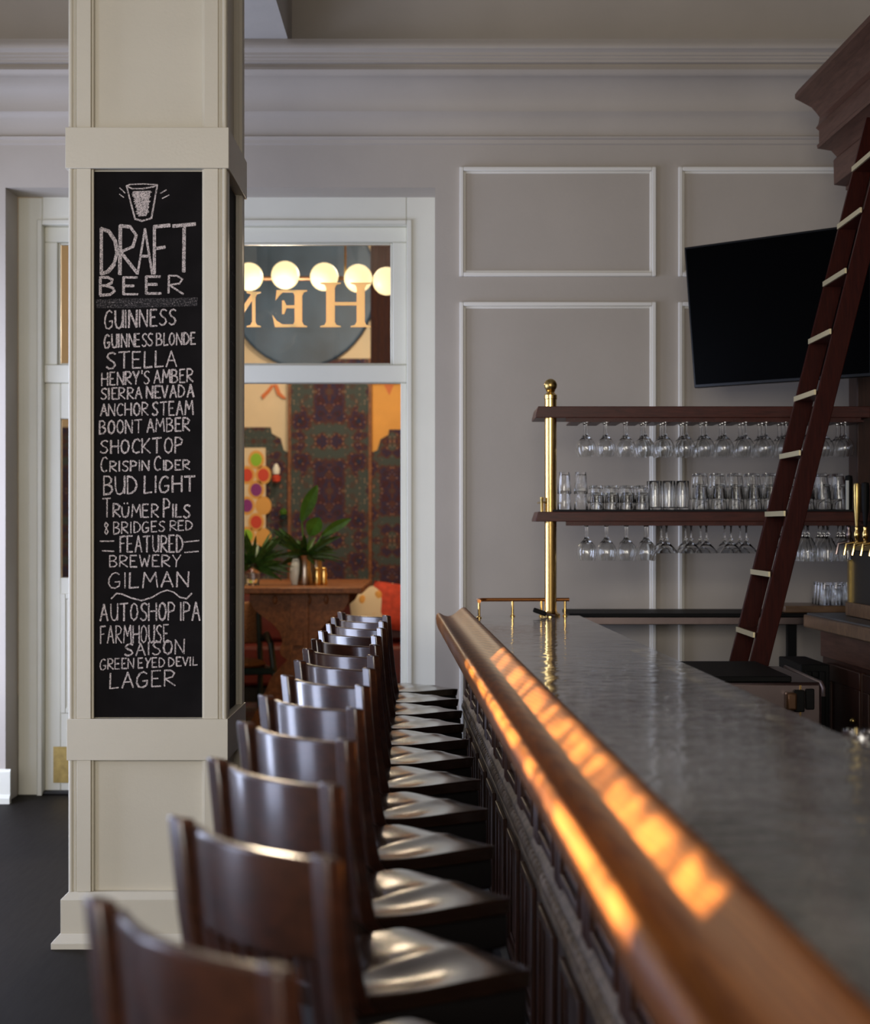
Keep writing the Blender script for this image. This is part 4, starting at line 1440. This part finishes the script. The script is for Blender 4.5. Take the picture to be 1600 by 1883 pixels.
for (tx_, ty_, ww, bx_, by_) in ((584, 893, 0.048, 555, 958), (646, 954, 0.036, 592, 985), (588, 952, 0.060, 570, 985)):
    m = MB()
    leaf(m, Lf_(bx_, by_), Lf_(tx_, ty_, -0.05), ww, 0.03, 12)
    m.tube([Lf_(561, 1065), Lf_((561 + bx_) / 2, (1040 + by_) / 2), Lf_(bx_, by_)], 0.006, 6)
    m.build('broad_leaf', M['leaf'], bq)
m = MB()
for k in range(70):
    a = random.uniform(0, 2 * PI)
    l = random.uniform(0.12, 0.30)
    e = random.uniform(-0.35, 0.8)
    leaf(m, (0.01 * math.cos(a), 0.01 * math.sin(a), 0.19), (l * math.cos(a), l * math.sin(a) * 0.7, 0.20 + l * e), random.uniform(0.008, 0.022), 0.06, 5)
o = m.build('fern_fronds', M['darkleaf'], bq)
o['kind'] = 'stuff'
# votives
for k, (xx, dy) in enumerate(((585, -0.10), (597, -0.06))):
    m = MB().lathe([(0, 0), (0.022, 0), (0.026, 0.02), (0.020, 0.05), (0.024, 0.075), (0.016, 0.10), (0.020, 0.12), (0.012, 0.13), (0, 0.13)], 14)
    o = m.build('candle_holder', M['brass'])
    o.location = (vx(xx), vz + dy, 1.07)
    tag(o, ('pale brass figurine candle holder beside the pewter vase', 'golden brass figurine candle holder at the right of the pair')[k], 'candle holder')
gv = tumbler('glass_vase', 0.16, 0.05, 0.055)
gv.location = (vx(466), vz - 0.05, 1.07)
tag(gv, 'clear glass vase of ferns on the trestle table by the pillar', 'vase')
fb = thing('fern_bouquet', 'bushy dark green fern bouquet in the glass vase', 'plant', (vx(466), vz - 0.05, 1.09))
m = MB()
for k in range(110):
    a = random.uniform(0, 2 * PI)
    l = random.uniform(0.15, 0.36)
    e = random.uniform(-0.3, 0.9)
    leaf(m, (0.015 * math.cos(a), 0.015 * math.sin(a), 0.10), (l * 0.85 * math.cos(a), l * math.sin(a) * 0.6, 0.12 + l * e), random.uniform(0.008, 0.02), 0.06, 5)
o = m.build('fern_fronds', M['darkleaf'], fb)
o['kind'] = 'stuff'
# bench and cushions
bn = thing('banquette', 'dark red banquette bench along the lounge wall', 'bench', (X(600), 14.4, 0))
MB().box(-1.6, 1.4, 0, 0.55, 0.12, 0.48).build('seat', M['redbench'], bn, bevel=0.04)
MB().box(-1.6, 1.4, 0.40, 0.56, 0.48, H(1088)).build('backrest', M['redbench'], bn, bevel=0.04)
MB().box(-1.6, 1.4, 0.03, 0.55, 0, 0.12).build('plinth', M['ink'], bn)
for k, (xx, yy, mt_, lb_) in enumerate(((684, 1128, 'creamwall', 'cream cushion with yellow pattern on the red banquette'), (722, 1122, 'redcloth', 'red orange cushion on the banquette near the door jamb'))):
    m = MB()
    n = 12
    vs, fs = [], []
    for sg_ in (-1, 1):
        for i in range(n + 1):
            for j in range(n + 1):
                u, v = -1 + 2 * i / n, -1 + 2 * j / n
                b = (1 - u ** 4) * (1 - v ** 4)
                vs.append((u * 0.2 * (1 - 0.06 * (1 - v * v) * 0), sg_ * 0.07 * b, v * 0.2))
    q_ = (n + 1) ** 2
    for i in range(n):
        for j in range(n):
            a = i * (n + 1) + j
            fs += [(a, a + 1, a + n + 2, a + n + 1), (q_ + a, q_ + a + n + 1, q_ + a + n + 2, q_ + a + 1)]
    m.add(vs, fs)
    if k == 0:
        m.cur = 1
        for (a, b) in ((-0.08, 0.08), (0.06, 0.1), (0.0, -0.05), (0.1, -0.1), (-0.1, -0.1)):
            m.sphere((a, -0.058, b), 0.035, 10, 6, 1, 0.35, 1.3)
        o = m.build('cushion', [M['creamwall'], M['yellow']])
    else:
        o = m.build('cushion', M['redcloth'])
    o.location = (px(xx, 14.2), 14.62, 0.78 if k == 0 else 0.80)
    o.rotation_euler = (-0.2, 0.3 * (k - 0.5), 0)
    tag(o, lb_, 'cushion')
for k, (xx, y0, y1, m1, m2, lb_) in enumerate(((508, 852, 888, 'white', 'redcloth', 'small white and red ornament hanging on the stepped tapestry'), (521, 934, 956, 'leaf', 'teal', 'small green ornament hanging on the stepped tapestry edge'))):
    og = thing('wall_ornament', lb_, 'ornament', (px(xx, 14.85), 14.85, ph(y1, 14.85)))
    hh_ = ph(y0, 14.85) - ph(y1, 14.85)
    MB().lathe([(0, hh_ * 0.4), (0.03, hh_ * 0.45), (0.035, hh_ * 0.7), (0.015, hh_ * 0.95), (0, hh_)], 14).build('upper_body', M[m1], og)
    MB().lathe([(0, 0), (0.035, hh_ * 0.08), (0.04, hh_ * 0.3), (0.02, hh_ * 0.42), (0, hh_ * 0.42)], 14).build('lower_body', M[m2], og)
    MB().bar((0, 0, hh_ * 0.6), (0, 0.13, hh_ * 0.6), 0.008, 0.008).build('hook', M['agedbrass'], og)
# teal armchair with rattan seat
ac = thing('armchair', 'dark teal armchair with woven rattan seat behind the pillar', 'chair', (px(440, 12.6), 12.6, 0), 0.3)
for s in (-1, 1):
    MB().tube([(s * 0.22, -0.2, 0), (s * 0.23, -0.2, 0.35), (s * 0.21, -0.15, 0.62), (s * 0.22, 0.05, 0.68), (s * 0.22, 0.22, 0.64)], 0.024, 10).build('arm_and_leg', M['teal'], ac)
    MB().tube([(s * 0.2, 0.22, 0), (s * 0.2, 0.2, 0.45), (s * 0.2, 0.28, 0.92)], 0.022, 10).build('rear_leg', M['teal'], ac)
MB().box(-0.23, 0.23, -0.21, 0.22, 0.40, 0.45).build('seat_frame', M['teal'], ac, bevel=0.01)
MB().sphere((0, 0, 0.47), 0.2, 20, 10, 1, 1, 0.22).build('rattan_seat', M['rattan'], ac)
m = MB()
for k in range(13):
    a = PI * k / 12
m.box(-0.2, 0.2, 0.26, 0.285, 0.6, 0.92)
m.build('rattan_back', M['rattan'], ac, bevel=0.02)
# rug
o = MB().box(-3.2, 0.6, 11.2, 14.2, 0.0, 0.012).build('rug', M['tap2'])
tag(o, 'patterned rug under the trestle table', 'rug')
# lamps of the lounge
for loc, pw in (((px(520, 12.5), 12.1, 2.9), 70), ((-0.6, 13.2, 3.6), 60), ((-1.0, 10.4, 2.7), 22)):
    l = bpy.data.lights.new('lounge_lamp', 'POINT')
    l.energy, l.color, l.shadow_soft_size = pw, (1.0, 0.80, 0.56), 0.15
    o = bpy.data.objects.new('lounge_lamp', l)
    COL.objects.link(o)
    o.location = loc
